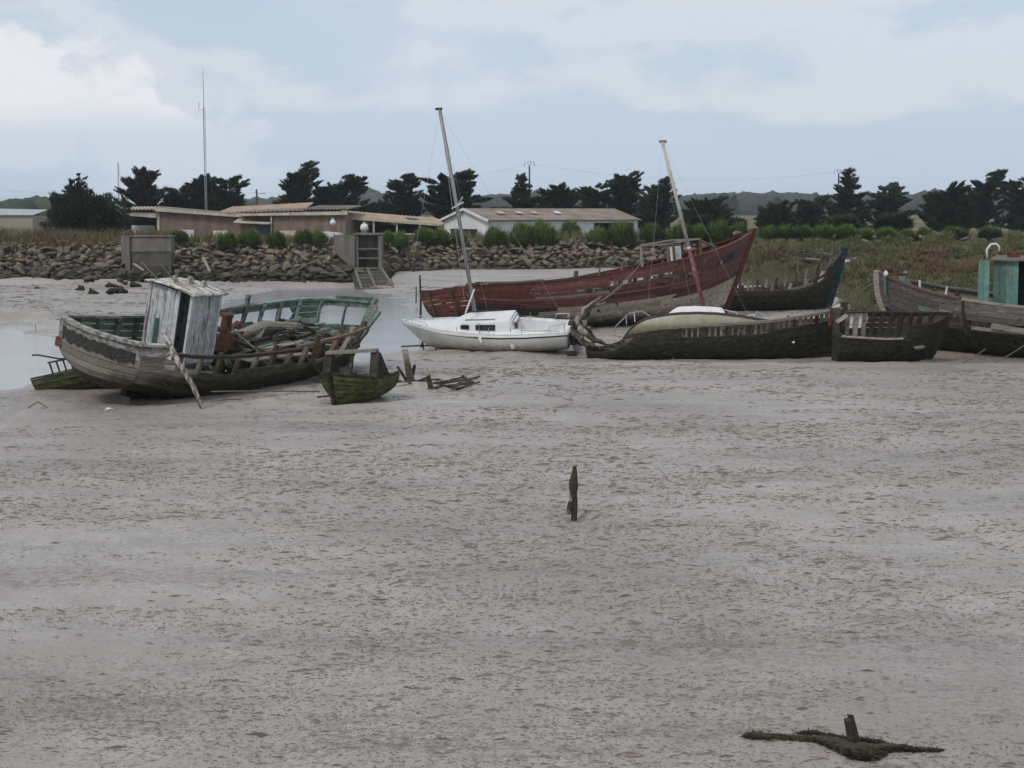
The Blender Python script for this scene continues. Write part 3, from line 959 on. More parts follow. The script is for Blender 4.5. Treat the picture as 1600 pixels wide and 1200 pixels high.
for i, (px, py, w, h, d, lab) in enumerate([(1318, 347, 66, 26, 165, 'low olive thicket below the pointed shelved cypress'), (1398, 345, 72, 28, 165, 'wide olive thicket below the rounded cypress'),
                                            (1100, 343, 50, 18, 170, 'low olive thicket below the cypress right of mast'), (1150, 346, 40, 16, 165, 'small olive thicket in the gap above the red bow'),
                                            (520, 350, 30, 10, 180, 'low olive thicket behind the middle brick building')]):
    shrub(lab, px, py, w, h, d, i, SHO, 'olive thickets in the meadow', 'thicket', 'thicket')

# distant woods (read as one mass)
def wood(name, label, px0, px1, d, top, seed, n, mat):
    r = np.random.default_rng(seed)
    Vs, Fs, Ts = [], [], []
    ic = bmesh.new(); bmesh.ops.create_icosphere(ic, subdivisions=2, radius=1)
    ic.verts.index_update()
    bv = np.array([v.co[:] for v in ic.verts]); bf = np.array([[v.index for v in f.verts] for f in ic.faces]); ic.free()
    s = 2400 / d; nb = 0
    for i in range(n):
        px = px0 + (px1 - px0) * (i + r.random()) / n
        dd = d * (1 + .12 * r.random())
        X = (px - 800) / 2400 * dd
        hh = (330 - top(px) + 3) / s * r.uniform(.78, 1.04) + 3.0
        w = hh * r.uniform(.5, .9)
        Vq = bv * (1 + r.normal(size=(len(bv), 1)) * .13) * np.array([w, w, hh * .55]) + np.array([X, dd, 2.2 + hh * .5])
        Vs.append(Vq); Fs.append(bf + nb); nb += len(bv); Ts.append(np.clip(r.normal(.5, .2) + r.normal(size=len(bv)) * .2, 0, 1))
    tag(mesh_obj(name, np_mesh(name, np.concatenate(Vs), np.concatenate(Fs), np.concatenate(Ts)), mat), label, 'wood', kind='stuff')
FARW = m_leaf('far_wood_leaf', (.02, .034, .018), (.035, .05, .026), (.055, .07, .035))
wood('far_wood', 'long dark band of woodland along the far horizon', 380, 1750, 1150, lambda p: 306 + 3 * math.sin(p * .02) + (5 if p < 560 else 0), 41, 520, FARW)
wood('near_wood', 'hazy clump of trees on the left horizon', -160, 108, 520, lambda p: 320 - 9 * math.exp(-((p - 70) / 60) ** 2), 43, 46, FARW)
for i, (px, top, lab) in enumerate([(1131, 297, 'slim poplar left of a pair on the far wood skyline'), (1144, 300, 'slim poplar right of a pair on the far wood skyline'), (1211, 304, 'lone slim poplar on the far wood skyline')]):
    cypress(lab, px, top, 11, 900, 60 + i, 'round', DENSE, name='poplar_tree', dens=.02)

# ================================================================== BUILDINGS
BRICK = m_plain('brown_render', (.215, .155, .12), .9, .3, 1.5, streak=True, dirt=(.13, .10, .08))
CREAM = m_plain('cream_fascia', (.50, .44, .35), .8, .25, 1.5, dirt=(.25, .21, .16))
TILE = m_plain('tan_roof_sheet', (.40, .29, .20), .85, .25, .8, dirt=(.26, .2, .15))
WHITE = m_plain('white_render', (.66, .66, .66), .8, .12, .8, dirt=(.42, .41, .40), streak=True)
ASB = m_plain('grey_roof_sheet', (.24, .195, .165), .9, .3, .5, dirt=(.17, .15, .10))
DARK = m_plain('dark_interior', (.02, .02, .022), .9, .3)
BLUE = m_plain('blue_door', (.10, .15, .21), .7, .2)
PANEW = m_plain('white_window_board', (.62, .64, .66), .6, .15)
def corrugated(a, b, c, d, waves, amp, thick=.04):
    """sheet between edge a-b and edge c-d, waves run from one edge to the other"""
    a, b, c, d = map(Vector, (a, b, c, d))
    n = (b - a).cross(c - a).normalized()
    if n.z < 0: n = -n
    g = []
    k = waves * 4
    for i in range(k + 1):
        t_ = i / k
        o = n * (amp * math.sin(t_ * waves * 2 * math.pi))
        g.append([a.lerp(b, t_) + o, c.lerp(d, t_) + o])
    return MB().sheet(g, thick, n)

# low brick building at the left
def bld(name, px, d, yaw, label):
    p = pxd(px, d)
    r_ = empty(name, (p.x, p.y, 2.1), yaw)
    return tag(r_, label, 'building')
b1 = bld('brick_building', 253, 163, R(6), 'low brown building with cream roof edge and open porch at left')
L1 = 8.4
MB().hexa([(0, 0, 0), (L1, 0, 0), (L1, 9, 0), (0, 9, 0), (0, 0, 3.25), (L1, 0, 2.6), (L1, 9, 2.6), (0, 9, 3.25)]).build('wall', BRICK, b1)
MB().hexa([(-.45, -.5, 3.2), (L1 + .1, -.5, 2.55), (L1 + .1, -.28, 2.55), (-.45, -.28, 3.2), (-.45, -.5, 3.62), (L1 + .1, -.5, 2.82), (L1 + .1, -.28, 2.82), (-.45, -.28, 3.62)]).build('fascia', CREAM, b1)
corrugated((-.4, -.3, 3.66), (-.4, 9.3, 3.66), (L1, -.3, 2.9), (L1, 9.3, 2.9), 14, .05).build('roof', ASB, b1)
for (x0, x1, z0, z1) in ((1.9, 3.5, .35, 1.25), (5.5, 7.0, .45, 1.15)):
    f_ = MB().box(x0, x1, -.06, .02, z0, z1).build('window', PANEW, b1)
    MB().box(x0 + .12, x1 - .12, -.075, -.062, z0 + .1, z1 - .1).build('pane', WHITE, f_)
    MB().box(x0 - .08, x1 + .08, -.12, -.002, z0 - .1, z0 - .01).build('sill', CREAM, f_)
MB().box(-.32, -.04, -.1, .2, -.2, 3.2).build('pillar', CREAM, b1)
MB().hexa([(-3.6, -.3, 2.75), (-.35, -.3, 2.5), (-.35, .1, 2.5), (-3.6, .1, 2.75), (-3.6, -.3, 3.1), (-.35, -.3, 3.02), (-.35, .1, 3.02), (-3.6, .1, 3.1)]).build('porch_beam', CREAM, b1)
corrugated((-3.9, -.6, 3.4), (-.5, -.6, 3.44), (-3.9, 6, 3.66), (-.5, 6, 3.66), 9, .09, .06).build('porch_roof', CREAM, b1)
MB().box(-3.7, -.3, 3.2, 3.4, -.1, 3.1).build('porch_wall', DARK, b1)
MB().box(-3.3, -.85, 2.6, 2.7, 0, 1.7).build('porch_panel', PANEW, b1)
MB().box(-3.8, -3.55, -.2, .1, -.1, 2.8).build('pillar', CREAM, b1)

# middle brick building with canopy
b2 = bld('brick_building', 428, 160, R(-4), 'low brown building with scalloped roof end left of the right outfall')
MB().box(0, 7.6, 0, 8, 0, 2.75).build('wall', BRICK, b2)
MB().hexa([(-3.7, -.45, 2.72), (7.9, -.45, 2.82), (7.9, -.1, 2.82), (-3.7, -.1, 2.72), (-3.7, -.45, 2.95), (7.9, -.45, 3.2), (7.9, -.1, 3.2), (-3.7, -.1, 2.95)]).build('fascia', CREAM, b2)
corrugated((3.4, -.5, 3.42), (8.0, -.5, 3.45), (3.4, 8, 3.8), (8.0, 8, 3.8), 13, .08, .05).build('roof', ASB, b2)
corrugated((-3.7, -.5, 3.1), (3.3, -.5, 3.3), (-3.7, 8, 3.3), (3.3, 8, 3.6), 15, .07, .05).build('roof', ASB, b2)
MB().box(-3.6, -.02, 1.2, 7.5, 0, 2.7).build('wall', BRICK, b2)
MB().hexa([(-3.9, -.9, 2.0), (-.15, -.9, 1.85), (-.15, 1.1, 2.05), (-3.9, 1.1, 2.3), (-3.9, -.9, 2.12), (-.15, -.9, 1.97), (-.15, 1.1, 2.17), (-3.9, 1.1, 2.42)]).build('canopy', CREAM, b2)
dr = MB().box(-2.0, -.3, 1.10, 1.19, 0, 1.7).build('door', BLUE, b2)
MB().box(-.5, -.42, 1.06, 1.095, .8, .95).build('handle', CREAM, dr)
MB().box(-.14, -.03, -.3, -.05, 0, 2.7).build('downpipe', CREAM, b2)
MB().box(1.9, 2.0, -.06, -.005, 0.2, 2.7).build('downpipe', ASB, b2)
MB().box(.9, 2.6, -1.2, -.9, 0, 1.2).build('screen_wall', CREAM, b2)

# roof of a bigger hall behind
b3 = bld('hall', 352, 178, R(-5), 'hall behind the brick buildings showing only its tan roof slope')
MB().box(0, 9.3, 0, 9, 0, 3.2).build('wall', BRICK, b3)
corrugated((-.3, -.4, 3.2), (9.5, -.4, 3.35), (-.3, 5, 3.75), (9.5, 5, 4.25), 22, .03).build('roof', TILE, b3)
MB().hexa([(-.4, -.5, 3.05), (9.6, -.5, 3.2), (9.6, -.4, 3.2), (-.4, -.4, 3.05), (-.4, -.5, 3.2), (9.6, -.5, 3.36), (9.6, -.4, 3.36), (-.4, -.4, 3.2)]).build('fascia', CREAM, b3)

# long low open shed
b4 = bld('open_shed', 545, 164, R(14), 'long low open sided shed with sloping tan roof')
L4 = 10.6
corrugated((0, -.5, 2.62), (L4, -.5, 1.75), (0, 5, 3.30), (L4, 5, 2.45), 24, .03).build('roof', TILE, b4)
MB().hexa([(0, -.6, 2.35), (L4, -.6, 1.55), (L4, -.5, 1.55), (0, -.5, 2.35), (0, -.6, 2.6), (L4, -.6, 1.73), (L4, -.5, 1.73), (0, -.5, 2.6)]).build('fascia', CREAM, b4)
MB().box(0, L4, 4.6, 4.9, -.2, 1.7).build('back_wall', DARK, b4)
for i in range(5): MB().box(.1 + i * 2.5, .28 + i * 2.5, -.45, -.25, -.2, 2.45 - i * .2).build('post', CREAM, b4)
MB().box(1.2, L4 - .3, -1.2, -1.1, .7, .85).build('rail', WHITE, b4)
sk = MB().hexa([(6.6, 1.5, 2.42), (7.9, 1.5, 2.31), (7.9, 2.8, 2.48), (6.6, 2.8, 2.59), (6.6, 1.5, 2.5), (7.9, 1.5, 2.39), (7.9, 2.8, 2.56), (6.6, 2.8, 2.67)]).build('skylight', m_plain('skylight_grey', (.12, .15, .19), .3), b4)

# white shed, gable turned to the left
p = at(724, 345, 166)
ws = empty('white_shed', (pxd(764, 158).x, 158, 2.1), R(33))
tag(ws, 'long white shed with grey sheet roof and dark end opening', 'shed')
Lw, Ww = 19.0, 9.0
EZ, RZ = 2.22, 3.35
mbw = MB()
mbw.box(0, 13.3, 0, .25, 0, EZ)
mbw.build('wall', WHITE, ws)
MB().box(18.7, Lw, 0, .25, 0, EZ).build('wall', WHITE, ws)
MB().box(13.3, 18.7, 0.02, .23, 1.95, EZ).build('lintel', WHITE, ws)
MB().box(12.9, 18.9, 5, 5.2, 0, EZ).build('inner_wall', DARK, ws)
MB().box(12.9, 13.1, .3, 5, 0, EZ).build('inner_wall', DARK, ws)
MB().box(0, Lw, Ww - .25, Ww, 0, EZ).build('wall', WHITE, ws)
MB().box(Lw + .01, Lw + .25, .1, Ww, 0, EZ).build('end_wall', WHITE, ws)
g = MB()
y = [0, Ww / 2, Ww]
g.add([(-.01, 0, 0), (-.01, Ww, 0), (-.01, Ww, EZ), (-.01, Ww / 2, RZ), (-.01, 0, EZ), (.22, 0, 0), (.22, Ww, 0), (.22, Ww, EZ), (.22, Ww / 2, RZ), (.22, 0, EZ)],
      [(0, 4, 3, 2, 1), (5, 6, 7, 8, 9), (0, 1, 6, 5), (1, 2, 7, 6), (2, 3, 8, 7), (3, 4, 9, 8), (4, 0, 5, 9)])
g.build('gable_wall', WHITE, ws)
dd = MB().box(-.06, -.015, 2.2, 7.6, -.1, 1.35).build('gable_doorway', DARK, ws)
MB().box(-.10, -.062, 4.6, 6.0, -.1, 1.2).build('door_leaf', m_plain('brown_door', (.16, .10, .07), .8), dd)
corrugated((-.3, -.4, EZ + .08), (Lw + .4, -.4, EZ + .08), (-.3, Ww / 2, RZ + .14), (Lw + .4, Ww / 2, RZ + .14), 70, .03).build('roof', ASB, ws)
corrugated((-.3, Ww / 2 + .01, RZ + .14), (Lw + .4, Ww / 2 + .01, RZ + .14), (-.3, Ww + .4, EZ + .08), (Lw + .4, Ww + .4, EZ + .08), 70, .03).build('roof', ASB, ws)
for sgn in (0, 1):
    ya, yb = (-.42, Ww / 2) if sgn == 0 else (Ww + .42, Ww / 2)
    MB().beam((-.36, ya, EZ - .02), (-.36, yb, RZ + .06), .10, .24).build('verge_board', WHITE, ws)
for i, (x0, x1) in enumerate(((2.2, 3.1), (4.6, 5.4), (6.6, 7.3), (9.6, 10.2))):
    za = EZ + .08 + (RZ - EZ) * .52
    MB().hexa([(x0, 1.6, za + .06), (x1, 1.6, za + .06), (x1, 2.4, za + .30), (x0, 2.4, za + .30), (x0, 1.6, za + .09), (x1, 1.6, za + .09), (x1, 2.4, za + .33), (x0, 2.4, za + .33)]).build('roof_light', m_plain('pale_sheet', (.42, .38, .33), .6) if i < 3 else PANEW, ws)

# far hangar at left horizon
fh = bld('far_hangar', -20, 290, R(-8), 'distant pale roofed hangar at the left edge behind the grass')
MB().box(0, 9.6, 0, 12, 0, 2.3).build('wall', m_plain('hangar_wall', (.30, .27, .22), .9), fh)
corrugated((-.3, -.4, 2.5), (9.9, -.4, 2.5), (-.3, 6, 3.7), (9.9, 6, 3.5), 30, .03).build('roof', m_plain('hangar_roof', (.42, .44, .46), .7), fh)

# white gear by the buildings
def tank(label, px, py, d, r_):
    b = at(px, py, d)
    o = empty('white_tank', (b.x, d, 2.1))
    tag(o, label, 'tank')
    h = b.z - 2.1
    MB().box(-r_ * .8, r_ * .8, -r_ * .8, r_ * .8, 0, h - r_ * 1.9).build('stand', BRICK, o)
    pr = [(r_ * .5, h - r_ * 1.9), (r_, h - r_ * 1.5), (r_, h - r_), (r_ * .92, h - r_ * .6), (r_ * .72, h - r_ * .3), (r_ * .4, h - r_ * .08), (.04, h)]
    mb = MB(); n = 14
    for z_ in range(len(pr)):
        mb.v += [(pr[z_][0] * math.cos(k * 6.283 / n), pr[z_][0] * math.sin(k * 6.283 / n), pr[z_][1]) for k in range(n)]
    mb.f += [(i * n + k, i * n + (k + 1) % n, (i + 1) * n + (k + 1) % n, (i + 1) * n + k) for i in range(len(pr) - 1) for k in range(n)]
    mb.build('vessel', PANEW, o, True)
    MB().tube([(0, 0, h - .02), (0, 0, h + .16)], .14, 8).build('cap', CREAM, o)
    MB().tube([(r_ + .02, 0, .1), (r_ + .05, 0, h - r_ * 1.1)], .03, 6).build('ladder_pipe', ASB, o)
tank('white domed tank against the middle brick wall', 520, 343, 156, .3)
tank('white domed tank in front of the open shed', 569, 349, 158, .42)
cov = empty('covered_boat', (at(511, 352, 150).x, 150, 2.3)); tag(cov, 'pale sheet covered boat by the middle brick building', 'boat')
gr = []
for i in range(13):
    x = -1.6 + i * 3.2 / 12
    gr.append([(x, .8 * math.cos(a) * (1 - .35 * abs(x / 1.6) ** 3), (1.05 - .10 * abs(x)) * max(0, math.sin(a)) ** .7) for a in [k * math.pi / 10 for k in range(11)]])
MB().sheet(gr, .02).build('cover', m_plain('pale_cover', (.45, .46, .50), .7), cov, True)
MB().box(-1.3, 1.3, -.5, .5, -.3, .02).build('trailer', DARK, cov)

# concrete outfalls in the bank
CONC = m_plain('stained_concrete', (.165, .15, .13), .9, .35, 1.0, streak=True, dirt=(.065, .055, .042))
CONCD = m_plain('wet_dark_concrete', (.06, .053, .042), .9, .4, 1.0, streak=True)
CONCL = m_plain('stained_lower_concrete', (.10, .09, .076), .9, .4, 1.0, streak=True, dirt=(.045, .04, .03))
o1 = empty('concrete_outfall', (pxd(206, 115.5).x, 115.5, 0)); tag(o1, 'square concrete outfall in the bank behind the wheelhouse', 'outfall')
MB().box(0, 3.05, 0, 1.3, 2.15, 3.4).build('head_wall', CONC, o1)
MB().box(-.1, 3.12, -.1, 1.4, 3.4, 3.5).build('cap_slab', CONC, o1)
MB().box(-.02, 3.07, -.1, -.004, 2.3, 2.42).build('ledge', CONC, o1)
MB().box(.02, 3.03, .02, 1.25, .3, 2.14).build('lower_wall', CONCL, o1)
MB().box(.4, 2.75, -.04, .015, .3, 1.2).build('sluice_gate', CONCD, o1)
MB().hexa([(-1.1, 1.6, 1.0), (-.02, -.2, .6), (-.02, .1, .6), (-1.1, 1.9, 1.0), (-1.1, 1.6, 3.45), (-.02, -.2, 3.45), (-.02, .1, 3.45), (-1.1, 1.9, 3.45)]).build('wing_wall', CONC, o1)
o2 = empty('concrete_outfall', (pxd(556, 115.6).x, 115.6, 0)); tag(o2, 'concrete outfall with recess and sloping grid apron right of brick buildings', 'outfall')
MB().box(0, .22, 0, 1.8, .9, 3.55).build('side_wall', CONC, o2)
MB().box(1.72, 1.95, 0, 1.8, .9, 3.55).build('side_wall', CONC, o2)
MB().box(.23, 1.71, 1.1, 1.4, .9, 3.5).build('back_wall', CONC, o2)
MB().box(-.08, 2.03, -.1, 1.9, 3.55, 3.66).build('cap_slab', CONC, o2)
for z_ in (2.45, 1.75): MB().box(.22, 1.72, .05, .2, z_, z_ + .1).build('cross_bar', CONC, o2)
MB().box(.23, 1.71, .9, 1.08, .9, 2.3).build('sluice_gate', CONCD, o2)
MB().hexa([(-1.85, 2.2, 2.2), (-.02, -.2, .9), (-.02, .1, .9), (-1.85, 2.5, 2.2), (-1.85, 2.2, 3.5), (-.02, -.2, 3.5), (-.02, .1, 3.5), (-1.85, 2.5, 3.5)]).build('wing_wall', CONC, o2)
top_, bot_ = [(-.05, -.1, 1.05), (.9, -.1, 1.05), (1.95, -.1, 1.05)], [(1.35, -9.2, -.05), (2.35, -9.2, -.05), (3.6, -9.2, -.05)]
for a_, b_ in zip(top_, bot_): MB().beam(a_, b_, .16, .14).build('apron_rail', CONC, o2)
for k in range(7):
    f_ = k / 6 * .97 + .015
    MB().beam(Vector(top_[0]).lerp(Vector(bot_[0]), f_) + Vector((0, 0, .02)), Vector(top_[2]).lerp(Vector(bot_[2]), f_) + Vector((0, 0, .02)), .16, .1).build('apron_rung', CONC, o2)
MB().hexa([(-.3, 0, .3), (2.2, 0, .3), (4.0, -9.4, -.9), (1.0, -9.4, -.9), (-.3, 0, .85), (2.2, 0, .85), (4.0, -9.4, -.28), (1.0, -9.4, -.28)]).build('apron_slab', CONCD, o2)

# ------------------------------------------------------------------ masts, poles, wires
GREYM = m_plain('galvanised_steel', (.34, .36, .38), .5, .15, metal=.4)
POLE = m_plain('pole_timber', (.11, .10, .09), .9, .3)
d = 190
rm = empty('radio_mast', (pxd(325, d).x, d, 2.1)); tag(rm, 'very tall thin lattice radio mast behind the brick building', 'mast')
ht = at(325, 103, d).z - 2.1
side = .26
for k in range(3):
    a = k * 2.094
    MB().tube([(side * .5 * math.cos(a), side * .5 * math.sin(a), 0), (side * .5 * math.cos(a), side * .5 * math.sin(a), ht * .76)], .03, 5).build('leg', GREYM, rm)
br = MB()
nst = 28
for i in range(nst):
    for k in range(3):
        a, b = k * 2.094, (k + 1) * 2.094
        z0, z1 = ht * .76 * i / nst, ht * .76 * (i + 1) / nst
        br.beam((side * .5 * math.cos(a), side * .5 * math.sin(a), z0), (side * .5 * math.cos(b), side * .5 * math.sin(b), z1), .018, .018)
br.build('bracing', GREYM, rm)
MB().tube([(0, 0, ht * .755), (0, 0, ht * .93), (0, 0, ht)], [.05, .035, .02], 6).build('whip_antenna', GREYM, rm)
MB().tube([(0, 0, ht * .745), (-.6, 0, ht * .745), (-.6, 0, ht * .79)], .04, 5).build('side_antenna', GREYM, rm)
d = 230
m2 = empty('aerial_mast', (pxd(190, d).x, d, 2.1)); tag(m2, 'short thin aerial mast left of the rusty cypress', 'mast')
h2 = at(190, 253, d).z - 2.1
MB().tube([(0, 0, 0), (0, 0, h2 * .6), (0, 0, h2)], [.12, .09, .05], 6).build('pole', GREYM, m2)
MB().tube([(.07, 0, h2 * .8), (.14, 0, h2 * .8), (.14, 0, h2 * .98)], .04, 5).build('dipole', GREYM, m2)
def pole(label, px, top, d, fork):
    o = empty('power_pole', (pxd(px, d).x, d, 2.1)); tag(o, label, 'pole')
    h = at(px, top, d).z - 2.1
    MB().tube([(0, 0, 0), (0, 0, h)], [.17, .11], 7).build('post', POLE, o)
    if fork:
        for sx in (-1, 1):
            MB().tube([(0, 0, h - .05), (sx * .25, 0, h + .55), (sx * .5, 0, h + .6), (sx * .68, 0, h + .3)], .035, 5).build('bracket_arm', POLE, o)
            MB().tube([(sx * .68, 0, h + .34), (sx * .68, 0, h + .02)], .06, 6).build('insulator', GREYM, o)
        MB().tube([(-.25, 0, h + .53), (0, 0, h + .72), (.25, 0, h + .53)], .03, 5).build('top_bracket', POLE, o)
    else:
        MB().beam((-.1, 0, h - .5), (1.1, 0, h - .5), .08, .08).build('cross_arm', POLE, o)
    return Vector((pxd(px, d).x, d, 2.1 + h))
pa = pole('plain short pole right of the radio mast', 404, 296, 200, False)
pb = pole('power pole with forked bracket above the shelved cypress', 827, 260, 212, True)
pc = pole('power pole beside the pointed shelved cypress at right', 1306, 272, 225, True)
def wire(label, a, b, sag):
    pts = [a.lerp(b, k / 24) - Vector((0, 0, sag * 4 * (k / 24) * (1 - k / 24))) for k in range(25)]
    tag(MB().tube(pts, .010, 4).build('power_line', POLE), label, 'wire')
wire('power line strung between the two forked poles', pb + Vector((.68, 0, .3)), pc + Vector((-.68, 0, .3)), 1.6)
wire('power line running left from the forked pole over the roofs', pb + Vector((-.68, 0, .3)), pa + Vector((1.0, 0, -.4)), 1.5)
wire('power line leaving the frame at the left edge', pa + Vector((-.05, 0, -.4)), at(-120, 282, 230), 1.2)
# ================================================================== BOATS
class Hull:
    """x along the keel (0 stern end), y to port, z up; t along the length, u from keel (0) to sheer (1)"""
    def __init__(s, hb, kz, sz, stern, stem, a=None, b=None):
        s.hb, s.kz, s.sz, s.stern, s.stem = hb, kz, sz, stern, stem
        s.a = a or (lambda t: 2.3); s.b = b or (lambda t: 1.5)
    def P(s, t, u, side):
        uu = min(max(u, 0.0), 1.3)
        x = (1 - t) * s.stern(uu) + t * s.stem(uu)
        y = side * s.hb(t) * ((1 - max(0, 1 - uu) ** s.a(t)) + max(0, uu - 1) * .25)
        z = s.kz(t) + (s.sz(t) - s.kz(t)) * uu ** s.b(t)
        return Vector((x, y, z))
    def N(s, t, u, side):
        e = 1e-3
        dt = s.P(min(1, t + e), u, side) - s.P(max(0, t - e), u, side)
        u1 = min(max(u, .03), .97)
        du = s.P(t, u1 + .02, side) - s.P(t, u1 - .02, side)
        n = dt.cross(du)
        if n.length < 1e-9: return Vector((0, side, 0))
        n.normalize()
        if n.y * side < 0: n = -n
        return n
    def plank(s, u0, u1, t0, t1, side, mat, parent, thick=.035, nt=10, lap=0.0, rag0=0.0, rag1=0.0, seed=0, name='plank', gap=.012, warp=.006):
        r = random.Random(seed * 7919 + int(u0 * 1000) + int(t0 * 333) + (5 if side > 0 else 0))
        g_ = gap * (u1 - u0) / .1 * .6
        ua, ub = u0 + g_ * .5, u1 - g_ * .5
        vs, fs = [], []
        n = max(2, int(nt * (t1 - t0) + 2))
        e0 = [r.uniform(-rag0, rag0), r.uniform(-rag0, rag0)]; e1 = [r.uniform(-rag1, rag1), r.uniform(-rag1, rag1)]
        for i in range(n + 1):
            f = i / n
            for q, (uq, k) in enumerate(((ua, 0), (ub, 1))):
                tt = lerp(t0 + e0[k], t1 + e1[k], f); tt = min(1, max(0, tt))
                p = s.P(tt, uq, side); nn_ = s.N(tt, uq, side)
                w = r.uniform(-warp, warp)
                out = lap if k == 0 else 0.0
                vs.append(p + nn_ * (out + w)); vs.append(p - nn_ * (thick - out * .3 - w))
        for i in range(n):
            a = i * 4; b = a + 4
            fs += [(a, b, b + 2, a + 2), (a + 1, a + 3, b + 3, b + 1), (a, a + 1, b + 1, b), (a + 2, b + 2, b + 3, a + 3)]
        fs += [(0, 2, 3, 1), (n * 4, n * 4 + 1, n * 4 + 3, n * 4 + 2)]
        return MB().add(vs, fs).build(name, mat, parent)
    def rib(s, t, u0, u1, side, mat, parent, w=.09, dep=.10, inset=.04, name='rib', n=7, seed=0, lean=0.0):
        r = random.Random(seed + int(t * 1000) + (7 if side > 0 else 0))
        vs, fs = [], []
        for i in range(n + 1):
            u = lerp(u0, u1, i / n)
            tt = min(1, max(0, t + lean * u))
            p = s.P(tt, u, side); nn_ = s.N(tt, u, side)
            j = 1 + r.uniform(-.12, .12)
            for dx, off in ((-.5, 0), (.5, 0), (.5, 1), (-.5, 1)):
                vs.append(p - nn_ * (inset + dep * off * j) + Vector((dx * w * j, 0, 0)))
        for i in range(n):
            for k in range(4): fs.append((i*4 + k, i*4 + (k+1) % 4, i*4 + 4 + (k+1) % 4, i*4 + 4 + k))
        fs += [(3, 2, 1, 0), (n*4, n*4 + 1, n*4 + 2, n*4 + 3)]
        return MB().add(vs, fs).build(name, mat, parent)
    def rail(s, u, t0, t1, side, mat, parent, w=.16, h=.06, name='rail', n=16, out=.03, seed=0, lift=0.0):
        r = random.Random(seed)
        vs, fs = [], []
        for i in range(n + 1):
            t = lerp(t0, t1, i / n)
            p = s.P(t, u, side); nn_ = s.N(t, u, side); nn_.z = 0
            nn_ = nn_.normalized() if nn_.length > 1e-6 else Vector((0, side, 0))
            p = p + Vector((0, 0, lift + r.uniform(-.008, .008)))
            for a, b in ((out, 0), (out - w, 0), (out - w, h), (out, h)):
                vs.append(p + nn_ * a + Vector((0, 0, b)))
        for i in range(n):
            for k in range(4): fs.append((i*4 + k, i*4 + (k+1) % 4, i*4 + 4 + (k+1) % 4, i*4 + 4 + k))
        fs += [(3, 2, 1, 0), (n*4, n*4 + 1, n*4 + 2, n*4 + 3)]
        return MB().add(vs, fs).build(name, mat, parent)
    def transom_plank(s, u0, u1, mat, parent, bulge=.25, thick=.05, n=8, name='transom_plank', y0=-1.0, y1=1.0):
        vs, fs = [], []
        for i in range(n + 1):
            f = lerp(y0, y1, i / n)
            for u in (u0 + .006, u1 - .006):
                a = s.P(0, u, 1)
                x = a.x - bulge * (1 - f * f)
                vs.append(Vector((x, a.y * f, a.z))); vs.append(Vector((x + thick, a.y * f * .99, a.z)))
        for i in range(n):
            a = i * 4; b = a + 4
            fs += [(a, b, b + 2, a + 2), (a + 1, a + 3, b + 3, b + 1), (a, a + 1, b + 1, b), (a + 2, b + 2, b + 3, a + 3)]
        fs += [(0, 2, 3, 1), (n * 4, n * 4 + 1, n * 4 + 3, n * 4 + 2)]
        return MB().add(vs, fs).build(name, mat, parent)
    def keel_bar(s, mat, parent, w=.14, dep=.14, t0=0.0, t1=1.0, name='keel', n=18):
        vs, fs = [], []
        for i in range(n + 1):
            p = s.P(lerp(t0, t1, i / n), 0, 1); p.y = 0
            for a, b in ((-w / 2, -dep), (w / 2, -dep), (w / 2, .03), (-w / 2, .03)): vs.append(p + Vector((0, a, b)))
        for i in range(n):
            for k in range(4): fs.append((i*4 + k, i*4 + (k+1) % 4, i*4 + 4 + (k+1) % 4, i*4 + 4 + k))
        fs += [(3, 2, 1, 0), (n*4, n*4 + 1, n*4 + 2, n*4 + 3)]
        return MB().add(vs, fs).build(name, mat, parent)
    def stem_post(s, mat, parent, w=.13, dep=.2, u1=1.06, name='stem', n=10, t=1.0, fwd=1):
        vs, fs = [], []
        for i in range(n + 1):
            u = lerp(-.02, u1, i / n)
            p = s.P(t, u, 1); p.y = 0
            for a, b in ((-.3 * dep, -w / 2), (.7 * dep, -w / 2 * .6), (.7 * dep, w / 2 * .6), (-.3 * dep, w / 2)):
                vs.append(p + Vector((a * fwd, b, 0)))
        for i in range(n):
            for k in range(4): fs.append((i*4 + k, i*4 + (k+1) % 4, i*4 + 4 + (k+1) % 4, i*4 + 4 + k))
        fs += [(3, 2, 1, 0), (n*4, n*4 + 1, n*4 + 2, n*4 + 3)]
        return MB().add(vs, fs).build(name, mat, parent)
    def shell(s, name, mat, parent, nt=40, nu=12, thick=.03, u1=1.0, t0=0.0, t1=1.0):
        g = []
        for i in range(nt + 1):
            t = lerp(t0, t1, i / nt)
            g.append([s.P(t, (1 - k / nu) * u1, 1) for k in range(nu + 1)] + [s.P(t, k / nu * u1, -1) for k in range(1, nu + 1)])
        return MB().sheet(g, thick).build(name, mat, parent, True)

def strakes(H, n, u_top, side, mats, parent, cuts, seed, u_bot=0.0, skip=(), lap=0.0, thick=.035, rag=.012, nt=14, gap=.012):
    """mats: function (i, t) -> material; cuts: butt joints along the length; skip: {(strake, piece)}"""
    for i in range(n):
        u0, u1 = lerp(u_bot, u_top, i / n), lerp(u_bot, u_top, (i + 1) / n)
        sh = ((i * 37) % 11 - 5) * .012
        cs = [cuts[0]] + [c + sh for c in cuts[1:-1]] + [cuts[-1]]
        for j in range(len(cs) - 1):
            if (i, j) in skip: continue
            H.plank(u0, u1, cs[j] + (.002 if j else 0), cs[j + 1] - .002, side, mats(i, j), parent, thick, nt, lap,
                    rag if j else 0, rag if j < len(cs) - 2 else 0, seed + i * 13 + j, gap=gap)

